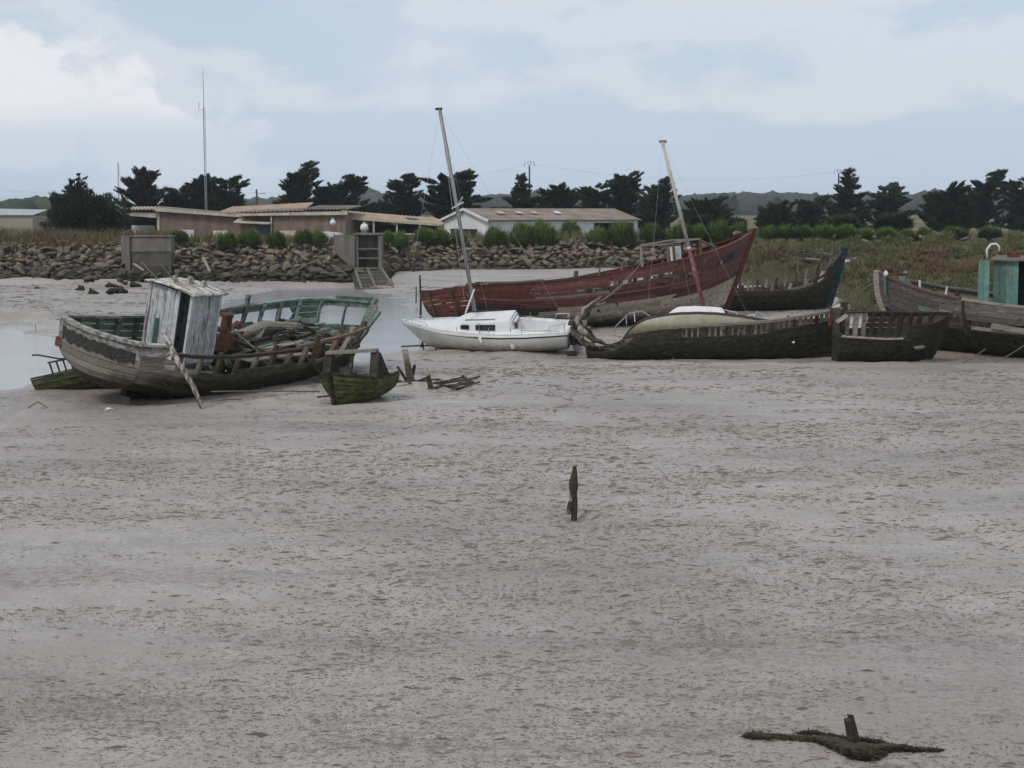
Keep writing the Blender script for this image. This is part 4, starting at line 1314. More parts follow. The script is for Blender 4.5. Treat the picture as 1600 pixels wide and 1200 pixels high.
GREYW = m_wood('grey_timber', (.33, .295, .245), (.075, .064, .052), weed=.75)
GREYP = m_wood('pale_painted_timber', (.28, .25, .21), (.07, .06, .05), (.44, .43, .40), .45, weed=.6)
DARKW = m_wood('weedy_dark_timber', (.085, .07, .052), (.028, .023, .018), weed=.9, weedcol=(.036, .032, .019))
SLIME = m_wood('slimy_dark_timber', (.062, .052, .038), (.018, .015, .011), weed=1.1, weedcol=(.030, .028, .017), vary=.25)
BROWNW = m_wood('brown_timber', (.17, .125, .085), (.05, .037, .026), weed=.6)
PALEW = m_wood('bleached_timber', (.40, .36, .29), (.13, .11, .085), weed=.45)
GREENP = m_wood('green_painted_timber', (.17, .16, .13), (.06, .052, .042), (.175, .265, .215), .54, weed=.3)
GREENZ = m_wood('green_painted_boards', (.17, .16, .13), (.05, .046, .04), (.13, .235, .20), .68, grain='z')
WHITEZ = m_wood('white_painted_boards', (.25, .235, .21), (.055, .045, .038), (.53, .54, .54), .60, grain='z', vary=.14, pscale=1.3)
REDP = m_wood('red_painted_timber', (.12, .078, .06), (.045, .03, .024), (.155, .060, .047), .60, weed=.2, vary=.36)
REDT = m_wood('rust_red_boards', (.10, .055, .04), (.035, .02, .015), (.125, .042, .028), .8, weed=.3, vary=.2)
BEIGE = m_wood('flaking_beige_timber', (.36, .265, .17), (.11, .075, .05), (.48, .42, .33), .58, weed=.5, vary=.2)
UNDER = m_wood('dark_bottom_timber', (.07, .055, .05), (.022, .018, .018), (.05, .045, .055), .5, weed=.8)
BLUEP = m_wood('blue_painted_timber', (.08, .07, .06), (.03, .025, .022), (.018, .035, .052), .55)
RUST = m_plain('rusty_iron', (.125, .055, .032), .9, .5, 5, dirt=(.05, .026, .02))
ROPE = m_plain('old_rope', (.16, .14, .11), .95, .3)
STEEL = m_plain('dull_steel_tube', (.50, .51, .52), .35, .15, metal=.7)
BLACKR = m_plain('black_rubber', (.025, .025, .025), .7, .3)
WPAINT = m_plain('white_paint', (.62, .62, .60), .6, .2, 4, dirt=(.3, .28, .24))

def rope(name, label, pts, r_=.018, mat=None):
    o = MB().tube(pts, r_, 5).build(name, mat or ROPE, None, True)
    return tag(o, label, 'rope')
def sagged(a, b, sag, n=14):
    return [Vector(a).lerp(Vector(b), k / n) - Vector((0, 0, sag * 4 * (k / n) * (1 - k / n))) for k in range(n + 1)]

# ------------------------------------------------------------------ wreck with the white wheelhouse
L1b = 11.5
yaw1 = R(58)
org = Vector((-11.35, 43.2, -.02))
w1 = empty('fishing_boat_wreck', org, yaw1, R(12.5))
tag(w1, 'rotting wooden fishing boat with white wheelhouse and broken green bulwark, heeled over', 'boat wreck', 'boat wrecks on the mud')
H1 = Hull(hb=curve([(0, 1.62), (.15, 1.78), (.35, 1.85), (.6, 1.80), (.8, 1.58), (.92, 1.02), (.97, .5), (1, .06)]),
          kz=curve([(0, .40), (.06, .26), (.16, -.05), (.3, -.2), (.8, -.2), (1, -.05)]),
          sz=curve([(0, 2.08), (.2, 1.86), (.45, 1.80), (.7, 1.95), (.88, 2.12), (1, 2.22)]),
          stern=lambda u: -.75 * (1 - (1 - min(u / .55, 1)) ** 2), stem=lambda u: L1b - 1.0 + 1.1 * u ** .9,
          a=curve([(0, 3.6), (.15, 3.2), (.3, 2.9), (.7, 2.2), (1, 1.25)]), b=curve([(0, 1.2), (.4, 1.6), (1, 1.15)]))
H1.keel_bar(SLIME, w1, .2, .22, .04, 1)
H1.stem_post(GREENP, w1, .2, .26)
r1 = random.Random(4)
# starboard (near) side: complete quarter, then planking gone above the deck
strakes(H1, 9, .72, -1, lambda i, j: (GREYW if j == 0 or i > 7 else DARKW) if i > 4 else SLIME, w1, [0, .13, .42, .72, .996], 11)
for i in range(4):
    u0, u1 = .72 + i * .07, .72 + (i + 1) * .07
    H1.plank(u0, u1, 0, .085 + r1.uniform(-.015, .02), -1, GREYP if i > 1 else GREYW, w1, rag1=.012, seed=i + 40)
H1.plank(.72, .78, .80, .996, -1, DARKW, w1, rag0=.02, seed=77)
H1.plank(.72, .77, .30, .52, -1, GREYW, w1, rag0=.02, rag1=.02, seed=78)
H1.rail(1.0, 0, .085, -1, GREYP, w1, .2, .07)
# port (far) side: green bulwark with the planks between ribs fallen out
strakes(H1, 8, .70, 1, lambda i, j: GREENP if i > 5 else DARKW, w1, [0, .3, .6, .996], 21)
for i in range(4):
    u0, u1 = .70 + i * .075, .70 + (i + 1) * .075
    H1.plank(u0, u1, 0, .33 - i * .01, 1, GREENP if i else GREYW, w1, rag1=.015, seed=i + 60)
    if i == 3: H1.plank(u0, u1, .37, .996, 1, GREENP, w1, rag0=.01, seed=i + 66)
    if i == 1: H1.plank(u0 - .02, u1 - .03, .52, .68, 1, GREENP, w1, rag0=.02, rag1=.02, seed=91)
    if i < 3: H1.plank(u0, u1, .815, .895, 1, GREENP, w1, rag0=.02, rag1=.01, seed=i + 95)
H1.rail(1.0, 0, .34, 1, GREYP, w1, .2, .07)
H1.rail(1.0, .36, .70, 1, GREYP, w1, .17, .07, seed=3)
H1.rail(1.0, .705, .996, 1, GREENP, w1, .17, .07, seed=4)
for k in range(15):
    t = .06 + k * .064
    H1.rib(t, .06, 1.0 + (.12 if k == 9 else 0), 1, GREENP, w1, .12, .13, seed=k)
    if k != 13: H1.rib(t, .06, [.9, .94, .9, .95, .86, .92, .98, .9, .96, .92, .97, .99, 1.0, .96, 1.0][k], -1, [DARKW, BROWNW, GREYW][k % 3], w1, .12, .13, seed=k + 50)
# fallen rail slung along the near ribs
H1.rail(.90, .10, .50, -1, DARKW, w1, .13, .09, seed=8, out=.06)
H1.rail(.93, .52, .84, -1, BROWNW, w1, .12, .08, seed=9, out=.06)
# transom
for i in range(9):
    u0, u1 = i / 9, (i + 1) / 9
    H1.transom_plank(u0, u1, GREYP if i > 6 else (GREYW if i > 2 else DARKW), w1, .38)
tr_ = MB()
for i in range(11):
    f = -1.02 + 2.04 * i / 10
    a = H1.P(0, 1.0, 1)
    tr_.v += [(a.x - .38 * (1 - f * f) + dx, a.y * f, a.z + dz) for dx, dz in ((-.07, 0), (.12, 0), (.12, .09), (-.07, .09))]
for i in range(10):
    for k in range(4): tr_.f.append((i*4 + k, i*4 + (k+1) % 4, i*4 + 4 + (k+1) % 4, i*4 + 4 + k))
tr_.f += [(3, 2, 1, 0), (40, 41, 42, 43)]
tr_.build('transom_cap', GREYP, w1)
# dark weathered name board with its lettering lost
NAMEB = m_wood('charred_name_board', (.05, .045, .045), (.016, .015, .017), (.10, .10, .085), .16, pscale=4)
nb1 = []
for i in range(27):
    f = .80 - 1.72 * i / 26
    row = []
    for u in (.745 + r1.uniform(-.035, .035), .925 + r1.uniform(-.03, .012)):
        a = H1.P(0, u - .02 * (i / 26), 1)
        row.append((a.x - .38 * (1 - f * f) - .035, a.y * f, a.z))
    nb1.append(row)
MB().sheet(nb1, .03, (-1, 0, 0)).build('name_board', NAMEB, w1)
bl = H1.P(0, .62, 1)
MB().box(bl.x - .10, bl.x + .14, bl.y - .22, bl.y + .03, bl.z - .10, bl.z + .16).build('corner_iron', RUST, w1)
MB().beam((.75, 0, .35), (.85, 0, -.65), .05, .16).build('rudder_stock', SLIME, w1)
# wheelhouse: separate upright boards, leaning with the hull
def boards(parent, x0, y0, x1, y1, z0, z1, n, mat, skip=(), seed=0, z1b=None, z0b=None, thick=.04):
    r = random.Random(seed)
    p0, p1 = Vector((x0, y0, 0)), Vector((x1, y1, 0))
    dn = (p1 - p0).normalized(); nn_ = Vector((dn.y, -dn.x, 0))
    for i in range(n):
        if i in skip: continue
        a = p0.lerp(p1, i / n) + dn * .004; b = p0.lerp(p1, (i + 1) / n) - dn * .004
        f = (i + .5) / n
        zt = lerp(z1, z1 if z1b is None else z1b, f); zb = lerp(z0, z0 if z0b is None else z0b, f)
        zb += r.uniform(-.02, .05); o = nn_ * r.uniform(-.006, .012); zt -= r.uniform(0, .015)
        MB().hexa([a + o + Vector((0, 0, zb + r.uniform(-.03, .03))), b + o + Vector((0, 0, zb)), b + o - nn_ * thick + Vector((0, 0, zb)), a + o - nn_ * thick + Vector((0, 0, zb)),
                   a + o + Vector((0, 0, zt)), b + o + Vector((0, 0, zt)), b + o - nn_ * thick + Vector((0, 0, zt)), a + o - nn_ * thick + Vector((0, 0, zt))]).build('board', mat, parent)
wx0, wx1, wy0, wy1, wz0, wz1 = 2.0, 3.12, -.66, 1.0, 1.05, 3.12
wh = MB().box(wx0 - .02, wx1 + .02, wy0 - .02, wy1 + .02, wz0 - .12, wz0).build('wheelhouse', GREYW, w1)
boards(wh, wx0, wy1, wx0, wy0, wz0, wz1, 10, WHITEZ, skip=(7, 8, 9), seed=1)
boards(wh, wx0, wy0, wx1, wy0, wz0, wz1, 9, WHITEZ, seed=2)
boards(wh, wx1, wy0, wx1, wy1, wz0, wz1, 9, WHITEZ, seed=3)
boards(wh, wx1, wy1, wx0, wy1, wz0, wz1, 9, GREENZ, seed=4)
for cx, cy in ((wx0, wy0), (wx1, wy0), (wx1, wy1), (wx0, wy1)):
    MB().box(cx - .05, cx + .05, cy - .05, cy + .05, wz0, wz1 - .01).build('corner_post', WHITEZ, wh)
ROOFM = m_wood('lichened_roof', (.30, .26, .18), (.11, .09, .06), (.55, .54, .51), .42, grain='y', pscale=1.6)
rg = []
for i in range(9):
    x = lerp(wx0 - .16, wx1 + .16, i / 8)
    rg.append([(x, lerp(wy0 - .16, wy1 + .16, j / 8), wz1 + .05 + .09 * (1 - ((j - 4) / 4) ** 2)) for j in range(9)])
MB().sheet(rg, .06, (0, 0, 1)).build('wheelhouse_roof', ROOFM, wh, True)
for (x, y, s_, hh) in ((wx0 + .3, .42, .12, .20), (wx0 + .58, .08, .13, .25), (wx0 + .85, -.22, .12, .18)):
    m_ = MB()
    m_.add([(x - s_, y - s_ * .7, wz1 + .1), (x + s_, y - s_ * .7, wz1 + .1), (x + s_, y + s_ * .7, wz1 + .1), (x - s_, y + s_ * .7, wz1 + .1),
            (x - .05, y - .04, wz1 + .12 + hh), (x + .05, y - .04, wz1 + .12 + hh), (x + .05, y + .04, wz1 + .12 + hh), (x - .05, y + .04, wz1 + .12 + hh)],
           [(3, 2, 1, 0), (4, 5, 6, 7), (0, 1, 5, 4), (1, 2, 6, 5), (2, 3, 7, 6), (3, 0, 4, 7)])
    m_.build('vent_cowl', m_plain('dirty_grey_cowl', (.34, .32, .28), .8, .4, 6), wh)
MB().beam((wx0 - .03, .55, wz0 + .05), (wx0 - .03, .55, wz0 + 1.1), .28, .05, (0, 1, 0)).build('hatch_board', GREENZ, wh)
MB().tube([(wx0 + .1, wy1 - .1, wz1 + .1), (wx0 - .25, wy1 + .3, wz1 + .55)], .02, 5).build('aerial', GREYW, wh)
MB().tube([(wx0 + .3, .3, wz1 + .1), (wx0 - .05, .7, wz1 + .6)], .018, 5).build('aerial', GREYW, wh)
# deck: beams, broken deck boards and heaped timber
for k in range(9):
    t = .12 + k * .095
    a, b = H1.P(t, .62, -1), H1.P(t, .62, 1)
    z_ = min(a.z, 1.12)
    if k not in (6,): MB(k).beam((a.x, a.y * .9, a.z), (b.x, b.y * .9, b.z), .13, .14, segs=3, jit=.08).build('deck_beam', DARKW, w1)
for k in range(9):
    y = -1.2 + k * .3
    MB(k + 9).beam((.1, y, H1.P(.1, .62, 1).z + .1), (2.6 + r1.uniform(-.3, .3), y, H1.P(.25, .62, 1).z + .09), .27, .04, segs=3, jit=.05, rough_end=.1).build('deck_board', GREYW, w1)
for k in range(10):
    y = -1.25 + k * .27
    x0 = 4.2 + r1.uniform(-.6, 1.2)
    MB(k + 30).beam((x0, y, 1.14 + r1.uniform(-.05, .06)), (x0 + r1.uniform(1.8, 3.6), y + r1.uniform(-.12, .12), 1.20 + r1.uniform(-.1, .12)), .24, .045, segs=3, jit=.06, rough_end=.15).build('deck_board', [GREYW, BROWNW, DARKW][k % 3], w1)
for k in range(42):
    x, y = r1.uniform(4.0, 9.6), r1.uniform(-1.2, 1.25)
    y *= min(1, H1.hb(x / L1b) / 1.6)
    l_, an = r1.uniform(.5, 1.9), r1.uniform(-.7, .7) + (r1.random() < .25) * 1.4
    z_ = 1.12 + r1.uniform(0, .30) + (x - 4) * .02
    dx, dy, dz = math.cos(an) * l_ / 2, math.sin(an) * l_ / 2, r1.uniform(-.16, .2)
    MB(k + 70).beam((x - dx, y - dy, z_ - dz), (x + dx, y + dy, z_ + dz), r1.uniform(.07, .2), r1.uniform(.03, .1), segs=2, jit=.15, rough_end=.06).build('broken_timber', [DARKW, BROWNW, DARKW, GREYW, DARKW, GREENP, REDT][k % 7], w1)
MB(5).tube([(5.6, .6, 1.33), (7.0, .8, 1.5), (8.4, .6, 1.45)], [.16, .18, .11], 9, .12).build('log', GREYW, w1)
st_ = MB(3).tube([(4.9, .5, 1.0), (4.9, .5, 2.05)], .17, 10, .05).build('exhaust_stack', RUST, w1)
MB(3).tube([(4.9, .5, 2.03), (4.9, .5, 2.12)], .2, 10).build('stack_rim', RUST, st_)
MB().add([(3.7, -.1, 1.2), (4.8, -.35, 1.2), (4.5, .1, 1.85), (3.7, -.05, 1.18), (4.8, -.3, 1.18), (4.51, .15, 1.83)], [(0, 1, 2), (5, 4, 3), (0, 3, 4, 1), (1, 4, 5, 2), (2, 5, 3, 0)]).build('casing_plate', RUST, w1)
MB(1).beam((4.2, -.4, 1.9), (5.2, -1.1, 1.05), .14, .05, segs=2, jit=.1, rough_end=.05).build('broken_timber', PALEW, w1)
MB(2).beam((6.3, -1.5, 1.35), (7.0, -1.95, .55), .14, .05, segs=2, jit=.1, rough_end=.05).build('broken_timber', GREYW, w1)
MB(9).beam(H1.P(.62, .62, -1) + Vector((0, -.05, 0)), H1.P(.56, .98, -1) + Vector((.3, -.1, .2)), .16, .1, segs=2, jit=.1).build('bitt', BROWNW, w1)
# bow: breasthook, knightheads
MB(2).beam(H1.P(.93, 1.03, 1), H1.P(1, 1.06, 1), .2, .12, segs=2, jit=.1).build('knighthead', GREENP, w1)
MB(4).beam(H1.P(.90, .55, -1) + Vector((0, .1, 0)), H1.P(.985, 1.0, -1), .15, .12, segs=3, jit=.1).build('knighthead', GREYW, w1)
MB(4).beam(H1.P(.86, .6, -1) + Vector((0, .1, 0)), H1.P(.93, 1.02, -1), .13, .1, segs=3, jit=.1).build('knighthead', GREENP, w1)

# leaning birch pole
BIRCH = m_wood('peeling_white_pole', (.26, .19, .13), (.08, .055, .04), (.6, .57, .54), .38, grain='z', pscale=2.4)
a, b = gp(323, 645), at(256, 521, 40.9)
pl = MB(6).tube([a + Vector((0, 0, -.2)), a.lerp(b, .33) + Vector((.02, 0, 0)), a.lerp(b, .66) - Vector((.02, 0, .01)), b], [.062, .07, .078, .07], 9, .06)
tag(pl.build('leaning_pole', BIRCH, None, True), 'peeling white pole leaning against the wheelhouse wreck', 'pole')

# ------------------------------------------------------------------ small green hull behind the wreck's stern
sb = empty('sunken_rowing_boat', gp(126, 614) + Vector((0, .6, -.10)), R(12), R(-9), R(-9))
tag(sb, 'small weedy rowing boat lying under the stern of the wheelhouse wreck', 'boat wreck', 'boat wrecks on the mud')
WEEDH = m_wood('green_weedy_planks', (.06, .06, .032), (.022, .022, .014), weed=1.6, weedcol=(.05, .053, .022), vary=.25)
Hs = Hull(hb=curve([(0, .45), (.4, .62), (.8, .45), (1, .04)]), kz=curve([(0, .06), (.5, 0), (1, .1)]), sz=curve([(0, .66), (.5, .74), (1, .95)]),
          stern=lambda u: -1.25 - .2 * u, stem=lambda u: 1.2 + .3 * u)
strakes(Hs, 5, 1.0, -1, lambda i, j: WEEDH, sb, [0, .99], 3, lap=.02)
strakes(Hs, 5, 1.0, 1, lambda i, j: WEEDH, sb, [0, .99], 4, lap=.02)
for i in range(5): Hs.transom_plank(i / 5, (i + 1) / 5, WEEDH, sb, .03, .03, 4)
Hs.rail(1.0, 0, .99, -1, WEEDH, sb, .07, .05); Hs.rail(1.0, 0, .99, 1, WEEDH, sb, .07, .05)
for i in range(4):
    x = -.82 + i * .2
    MB(i).beam((x, .1, .62), (x - .08, .16, 1.12), .05, .05, segs=2, jit=.1).build('rack_bar', SLIME, sb)
MB().beam((-.95, .16, 1.12), (-.15, .16, 1.14), .07, .05).build('rack_rail', WEEDH, sb)
MB().tube([(-1.35, .16, 1.42), (-1.18, .16, 1.40), (-.6, .16, 1.18), (-.2, .16, 1.12)], .025, 6).build('bent_pipe', BLACKR, sb)
for k in range(3): MB().beam((-.5 + k * .55, -.55, .4), (-.5 + k * .55, .55, .4), .18, .03).build('thwart', WEEDH, sb)

# ------------------------------------------------------------------ clinker dinghy with windscreen frame
dg_o = gp(522, 634)
dg = empty('clinker_dinghy', dg_o + Vector((.30, .75, -.16)), R(180 + 66), R(4), R(2))
tag(dg, 'green slimed clinker dinghy with windscreen frame, its bow toward the viewer', 'boat wreck', 'boat wrecks on the mud')
Hd = Hull(hb=curve([(0, .72), (.35, .84), (.7, .74), (.9, .40), (1, .04)]), kz=curve([(0, .1), (.5, .02), (1, .06)]), sz=curve([(0, .74), (.5, .76), (.8, .9), (1, 1.06)]),
          stern=lambda u: -1.7 - .12 * u, stem=lambda u: .62 + .22 * u, a=curve([(0, 2.2), (.6, 2.0), (1, 1.2)]), b=lambda t: 1.25)
MOSS = m_wood('mossy_clinker_planks', (.075, .07, .032), (.03, .028, .016), weed=.75, weedcol=(.06, .068, .022), vary=.25)
for sd_ in (-1, 1):
    strakes(Hd, 9, 1.0, sd_, lambda i, j: MOSS if i > 1 else SLIME, dg, [0, .55, .99], 8, lap=.028, thick=.02, gap=.003)
    Hd.rail(1.0, 0, .99, sd_, SLIME, dg, .09, .05)
    for k in range(7): Hd.rib(.1 + k * .125, .1, 1, sd_, SLIME, dg, .05, .04)
for i in range(6): Hd.transom_plank(i / 6, (i + 1) / 6, MOSS, dg, .05, .03, 5)
Hd.stem_post(SLIME, dg, .12, .16)
Hd.keel_bar(SLIME, dg, .09, .1)
dk = []
for i in range(9):
    t = lerp(.62, .985, i / 8)
    dk.append([(Hd.P(t, 1, 1).x, lerp(-1, 1, j / 6) * Hd.hb(t) * .96, Hd.sz(t) - .01 + .05 * (1 - ((j - 3) / 3) ** 2)) for j in range(7)])
MB().sheet(dk, .03, (0, 0, 1)).build('foredeck', SLIME, dg)
for k in range(2): MB().beam((-.9 - k * .8, -.78, .5), (-.9 - k * .8, .78, .5), .22, .04).build('thwart', SLIME, dg)
ws_ = MB().box(-.27, -.15, -.80, .80, .74, .86).build('windscreen', SLIME, dg)
MB().beam((-.2, -.78, .8), (-.5, -.74, 1.52), .26, .05, (1, 0, 0)).build('windscreen_post', SLIME, ws_)
MB().beam((-.2, .78, .8), (-.5, .74, 1.50), .26, .05, (1, 0, 0)).build('windscreen_post', SLIME, ws_)
MB().beam((-.51, -.82, 1.52), (-.51, .80, 1.54), .22, .09).build('windscreen_header', GREYW, ws_)
MB().beam((-.21, .05, .86), (-.49, .05, 1.5), .05, .05).build('windscreen_mullion', SLIME, ws_)
for sy in (-1, 1):
    q = [(-.33, sy * .80, .82), (-.57, sy * .77, 1.48), (-.77, sy * .77, 1.44), (-1.07, sy * .81, .80)]
    MB().add(q + [(x, y - sy * .035, z) for x, y, z in q], [(0, 1, 2, 3), (7, 6, 5, 4), (0, 4, 5, 1), (1, 5, 6, 2), (2, 6, 7, 3), (3, 7, 4, 0)]).build('side_screen', SLIME, ws_)
MB(3).beam((.55, -.62, .40), (.1, .95, .50), .06, .05, segs=3, jit=.06).build('loose_spar', BROWNW, dg)

# ------------------------------------------------------------------ broken remains right of the dinghy
rm_ = empty('wreck_remains', gp(680, 604)); tag(rm_, 'low scatter of broken ribs and posts right of the dinghy', 'boat wreck', 'boat wrecks on the mud')
def rem(name, pa, pb, w, h, mat, seed, segs=3, da=0, db=0):
    a, b = to_local(rm_, gp(*pa)) + Vector((0, da, -.12)), to_local(rm_, at(pb[0], pb[1], gp(*pa).y + db))
    MB(seed).beam(a, b, w, h, (0, 1, 0), segs, .14, .75, .06).build(name, mat, rm_)
rem('post', (644, 600), (632, 547), .22, .16, GREYW, 1)
rem('broken_rib', (641, 598), (622, 574), .10, .08, DARKW, 2)
rem('broken_rib', (640, 598), (648, 570), .12, .08, DARKW, 3)
rem('post', (676, 613), (669, 587), .16, .14, BROWNW, 4)
for k, (pa, pb, db) in enumerate([((622, 606), (700, 596), .4), ((640, 612), (690, 603), -.3), ((686, 606), (738, 596), .3), ((692, 600), (716, 612), -.4), ((700, 611), (727, 590), .2), ((722, 608), (737, 598), .3), ((628, 602), (668, 598), .6), ((650, 607), (640, 598), .3), ((704, 604), (722, 597), .2), ((730, 600), (723, 588), .1)]):
    rem('timber', pa, pb, .12, .09, [DARKW, GREYW, BROWNW][k % 3], 10 + k, 2, db=db)
rq = random.Random(19)
for k in range(26):
    px_, py_ = rq.uniform(645, 736), rq.uniform(596, 611)
    c_ = to_local(rm_, gp(px_, py_)); an = rq.uniform(-.6, .6); l_ = rq.uniform(.15, .5)
    MB(k).beam(c_ + Vector((-math.cos(an) * l_, -math.sin(an) * l_, .03)), c_ + Vector((math.cos(an) * l_, math.sin(an) * l_, rq.uniform(.04, .26))), rq.uniform(.05, .12), rq.uniform(.05, .09), segs=3, jit=.25, taper=.6).build('timber', [DARKW, GREYW, BROWNW, SLIME][k % 4], rm_)
MB(3).blob((-.6, .2, -.02), (.9, .5, .14), 5, 24).build('mud_mound', MUD, rm_)

# ------------------------------------------------------------------ white sailing boat
s0 = Vector((pxd(766, 58.8).x, 58.8, -.30))
sy = empty('sailing_boat', s0, R(170), R(-12), R(1.0))
tag(sy, 'white sailing boat with tall bare leaning mast, aground by the channel', 'sailboat', 'sailing boats')
t = NT('white_hull_gelcoat')
n_ = t.noise(1.2, 7, .65, (1, 1, .5)); n2 = t.noise(5, 6, .6, (2, 2, .5))
hc = t.mix(t.rng(n_, .4, .75, 0, .5), (.60, .60, .57), (.42, .39, .33))
wz = t.math('ADD', t.z(), t.math('MULTIPLY', t.math('SUBTRACT', n2, .5), .35))
hc = t.mix(t.rng(wz, .12, .36, .75, 0), hc, (.20, .17, .11))
hc = t.mix(t.rng(wz, -.02, .14, .9, 0), hc, (.035, .035, .028))
HULLW = t.done(hc, .42, .4)
DECKW = m_plain('white_deck', (.66, .66, .65), .5, .12, 2, dirt=(.42, .40, .36))
TRIM = m_plain('dark_rubbing_strip', (.045, .04, .04), .6, .3)
Hy = Hull(hb=curve([(0, .82), (.25, 1.08), (.5, 1.14), (.75, .82), (.92, .30), (1, .03)]),
          kz=curve([(0, .40), (.3, .18), (.6, .12), (.85, .28), (1, .55)]), sz=curve([(0, 1.20), (.4, 1.22), (.75, 1.34), (1, 1.50)]),
          stern=lambda u: -3.05 - .12 * u, stem=lambda u: 2.45 + .95 * u, a=curve([(0, 2.4), (.5, 2.5), (1, 1.3)]), b=curve([(0, 1.3), (1, 1.1)]))
Hy.shell('hull', HULLW, sy, 44, 12, .03)
Hy.transom_plank(0, 1, HULLW, sy, .06, .03, 8, 'transom')
for sd_ in (-1, 1): Hy.rail(.90, 0, .995, sd_, TRIM, sy, .06, .055, 'rubbing_strip', 30, .035)
for sd_ in (-1, 1): Hy.rail(1.0, 0, .995, sd_, DECKW, sy, .06, .05, 'toe_rail', 30, .02)
def deck_z(t_, v):
    z = Hy.sz(t_) + .05 * (1 - v * v)
    av = abs(v)
    cabin = float(sstep(np.array(t_), .315, .335) * (1 - sstep(np.array(t_), .60, .74)))
    hc_ = .47 * (1 - .35 * (t_ - .33) / .3)
    z += cabin * hc_ * float(1 - sstep(np.array(av), .60, .76))
    well = float((1 - sstep(np.array(t_), .29, .31)) * sstep(np.array(t_), .03, .05))
    z -= well * .34 * float(1 - sstep(np.array(av), .62, .70))
    z -= well * .25 * float(1 - sstep(np.array(av), .28, .33))
    coam = float((1 - sstep(np.array(t_), .31, .34)) * sstep(np.array(t_), .05, .09))
    z += coam * .16 * math.exp(-((av - .76) / .06) ** 2) * (.4 + 2.0 * max(0, t_ - .05))
    return z
g = []
NT_, NV = 110, 60
for i in range(NT_ + 1):
    t_ = .0 + i / NT_ * .995
    g.append([(lerp(Hy.stern(1), Hy.stem(1), t_), lerp(-1, 1, j / NV) * Hy.hb(t_) * .985, deck_z(t_, lerp(-1, 1, j / NV))) for j in range(NV + 1)])
MB().sheet(g).build('deck', DECKW, sy)
GLASS = m_plain('dark_window', (.012, .013, .016), .12, .2, spec=.5)
def side_panel(ta, tb, h0, h1, name, mat, sd_, off=.012, n=5):
    gg = []
    for i in range(n + 1):
        t_ = lerp(ta, tb, i / n)
        row = []
        for j in range(4):
            f = lerp(h0, h1, j / 3)
            v = lerp(.755, .625, f)
            q = Vector((lerp(Hy.stern(1), Hy.stem(1), t_), sd_ * (v * Hy.hb(t_) + off + .012), deck_z(t_, v) + .008))
            row.append(q)
        gg.append(row)
    return MB().sheet(gg, .012, (0, sd_, .3)).build(name, mat, sy)
for sd_ in (-1, 1):
    side_panel(.42, .535, .30, .74, 'window', GLASS, sd_)
    side_panel(.575, .625, .32, .72, 'window', GLASS, sd_)
    MB().tube([(lerp(Hy.stern(1), Hy.stem(1), k), sd_ * .56 * Hy.hb(k), deck_z(k, .56) + .05) for k in (.42, .48, .54, .6)], .018, 6).build('grab_rail', TRIM, sy)
    MB().tube([(lerp(Hy.stern(1), Hy.stem(1), k), sd_ * v * Hy.hb(k) * .985, deck_z(k, v) + .015) for k, v in ((.33, .45), (.328, .6), (.315, .70), (.27, .77), (.2, .79), (.12, .78), (.06, .72))], .03, 7).build('coaming_moulding', WPAINT, sy)
    x_ = lerp(Hy.stern(1), Hy.stem(1), .38)
    # pushpit and pulpit
ORANGE = m_plain('brown_door_ply', (.23, .095, .05), .7, .3)
xa = lerp(Hy.stern(1), Hy.stem(1), .313)
MB().hexa([(xa - .05, -.05, .85), (xa - .05, .28, .85), (xa - .01, .28, .85), (xa - .01, -.05, .85), (xa - .03, -.05, 1.50), (xa - .03, .28, 1.50), (xa, .28, 1.50), (xa, -.05, 1.50)]).build('companionway_door', ORANGE, sy)
MB().box(xa - .03, xa + .75, -.32, .36, 1.50, 1.57).build('companionway_hatch', DECKW, sy)
MB().tube([(xa + .02, -.5, 1.3), (xa + .1, -.42, 1.62), (xa + .1, .42, 1.62), (xa + .02, .5, 1.3)], .035, 7).build('hatch_frame', WPAINT, sy)
def Sx(t_): return lerp(Hy.stern(1), Hy.stem(1), t_)
for sd_ in (-1, 1):
    MB().tube([(Sx(.80), sd_ * .55, 1.2), (Sx(.84), sd_ * .48, 1.55), (Sx(.93), sd_ * .24, 1.62), (Sx(1.0), sd_ * .05, 1.50), (Sx(1.005), 0, 1.48)], .017, 6).build('pulpit_rail', STEEL, sy)
    MB().tube([(Sx(.91), sd_ * .30, 1.2), (Sx(.93), sd_ * .24, 1.62)], .015, 6).build('pulpit_leg', STEEL, sy)
    MB().tube([(Sx(.02), sd_ * .2, 1.55), (Sx(.02), sd_ * .72, 1.55), (Sx(.10), sd_ * .85, 1.5), (Sx(.12), sd_ * .86, 1.04)], .017, 6).build('pushpit_rail', STEEL, sy)
    MB().tube([(Sx(.02), sd_ * .7, 1.02), (Sx(.02), sd_ * .72, 1.55)], .015, 6).build('pushpit_leg', STEEL, sy)
    for k in (.26, .45, .64):
        MB().tube([(Sx(k), sd_ * .95 * Hy.hb(k), 1.03), (Sx(k), sd_ * .95 * Hy.hb(k), 1.5)], .012, 5).build('stanchion', STEEL, sy)
# rudder and outboard bracket
MB().beam((-3.22, -.15, .95), (-3.42, -.15, .25), .06, .36, (1, 0, 0)).build('rudder', WPAINT, sy)
MB().box(-3.42, -3.18, .25, .5, .65, 1.05).build('outboard_motor', BLACKR, sy)
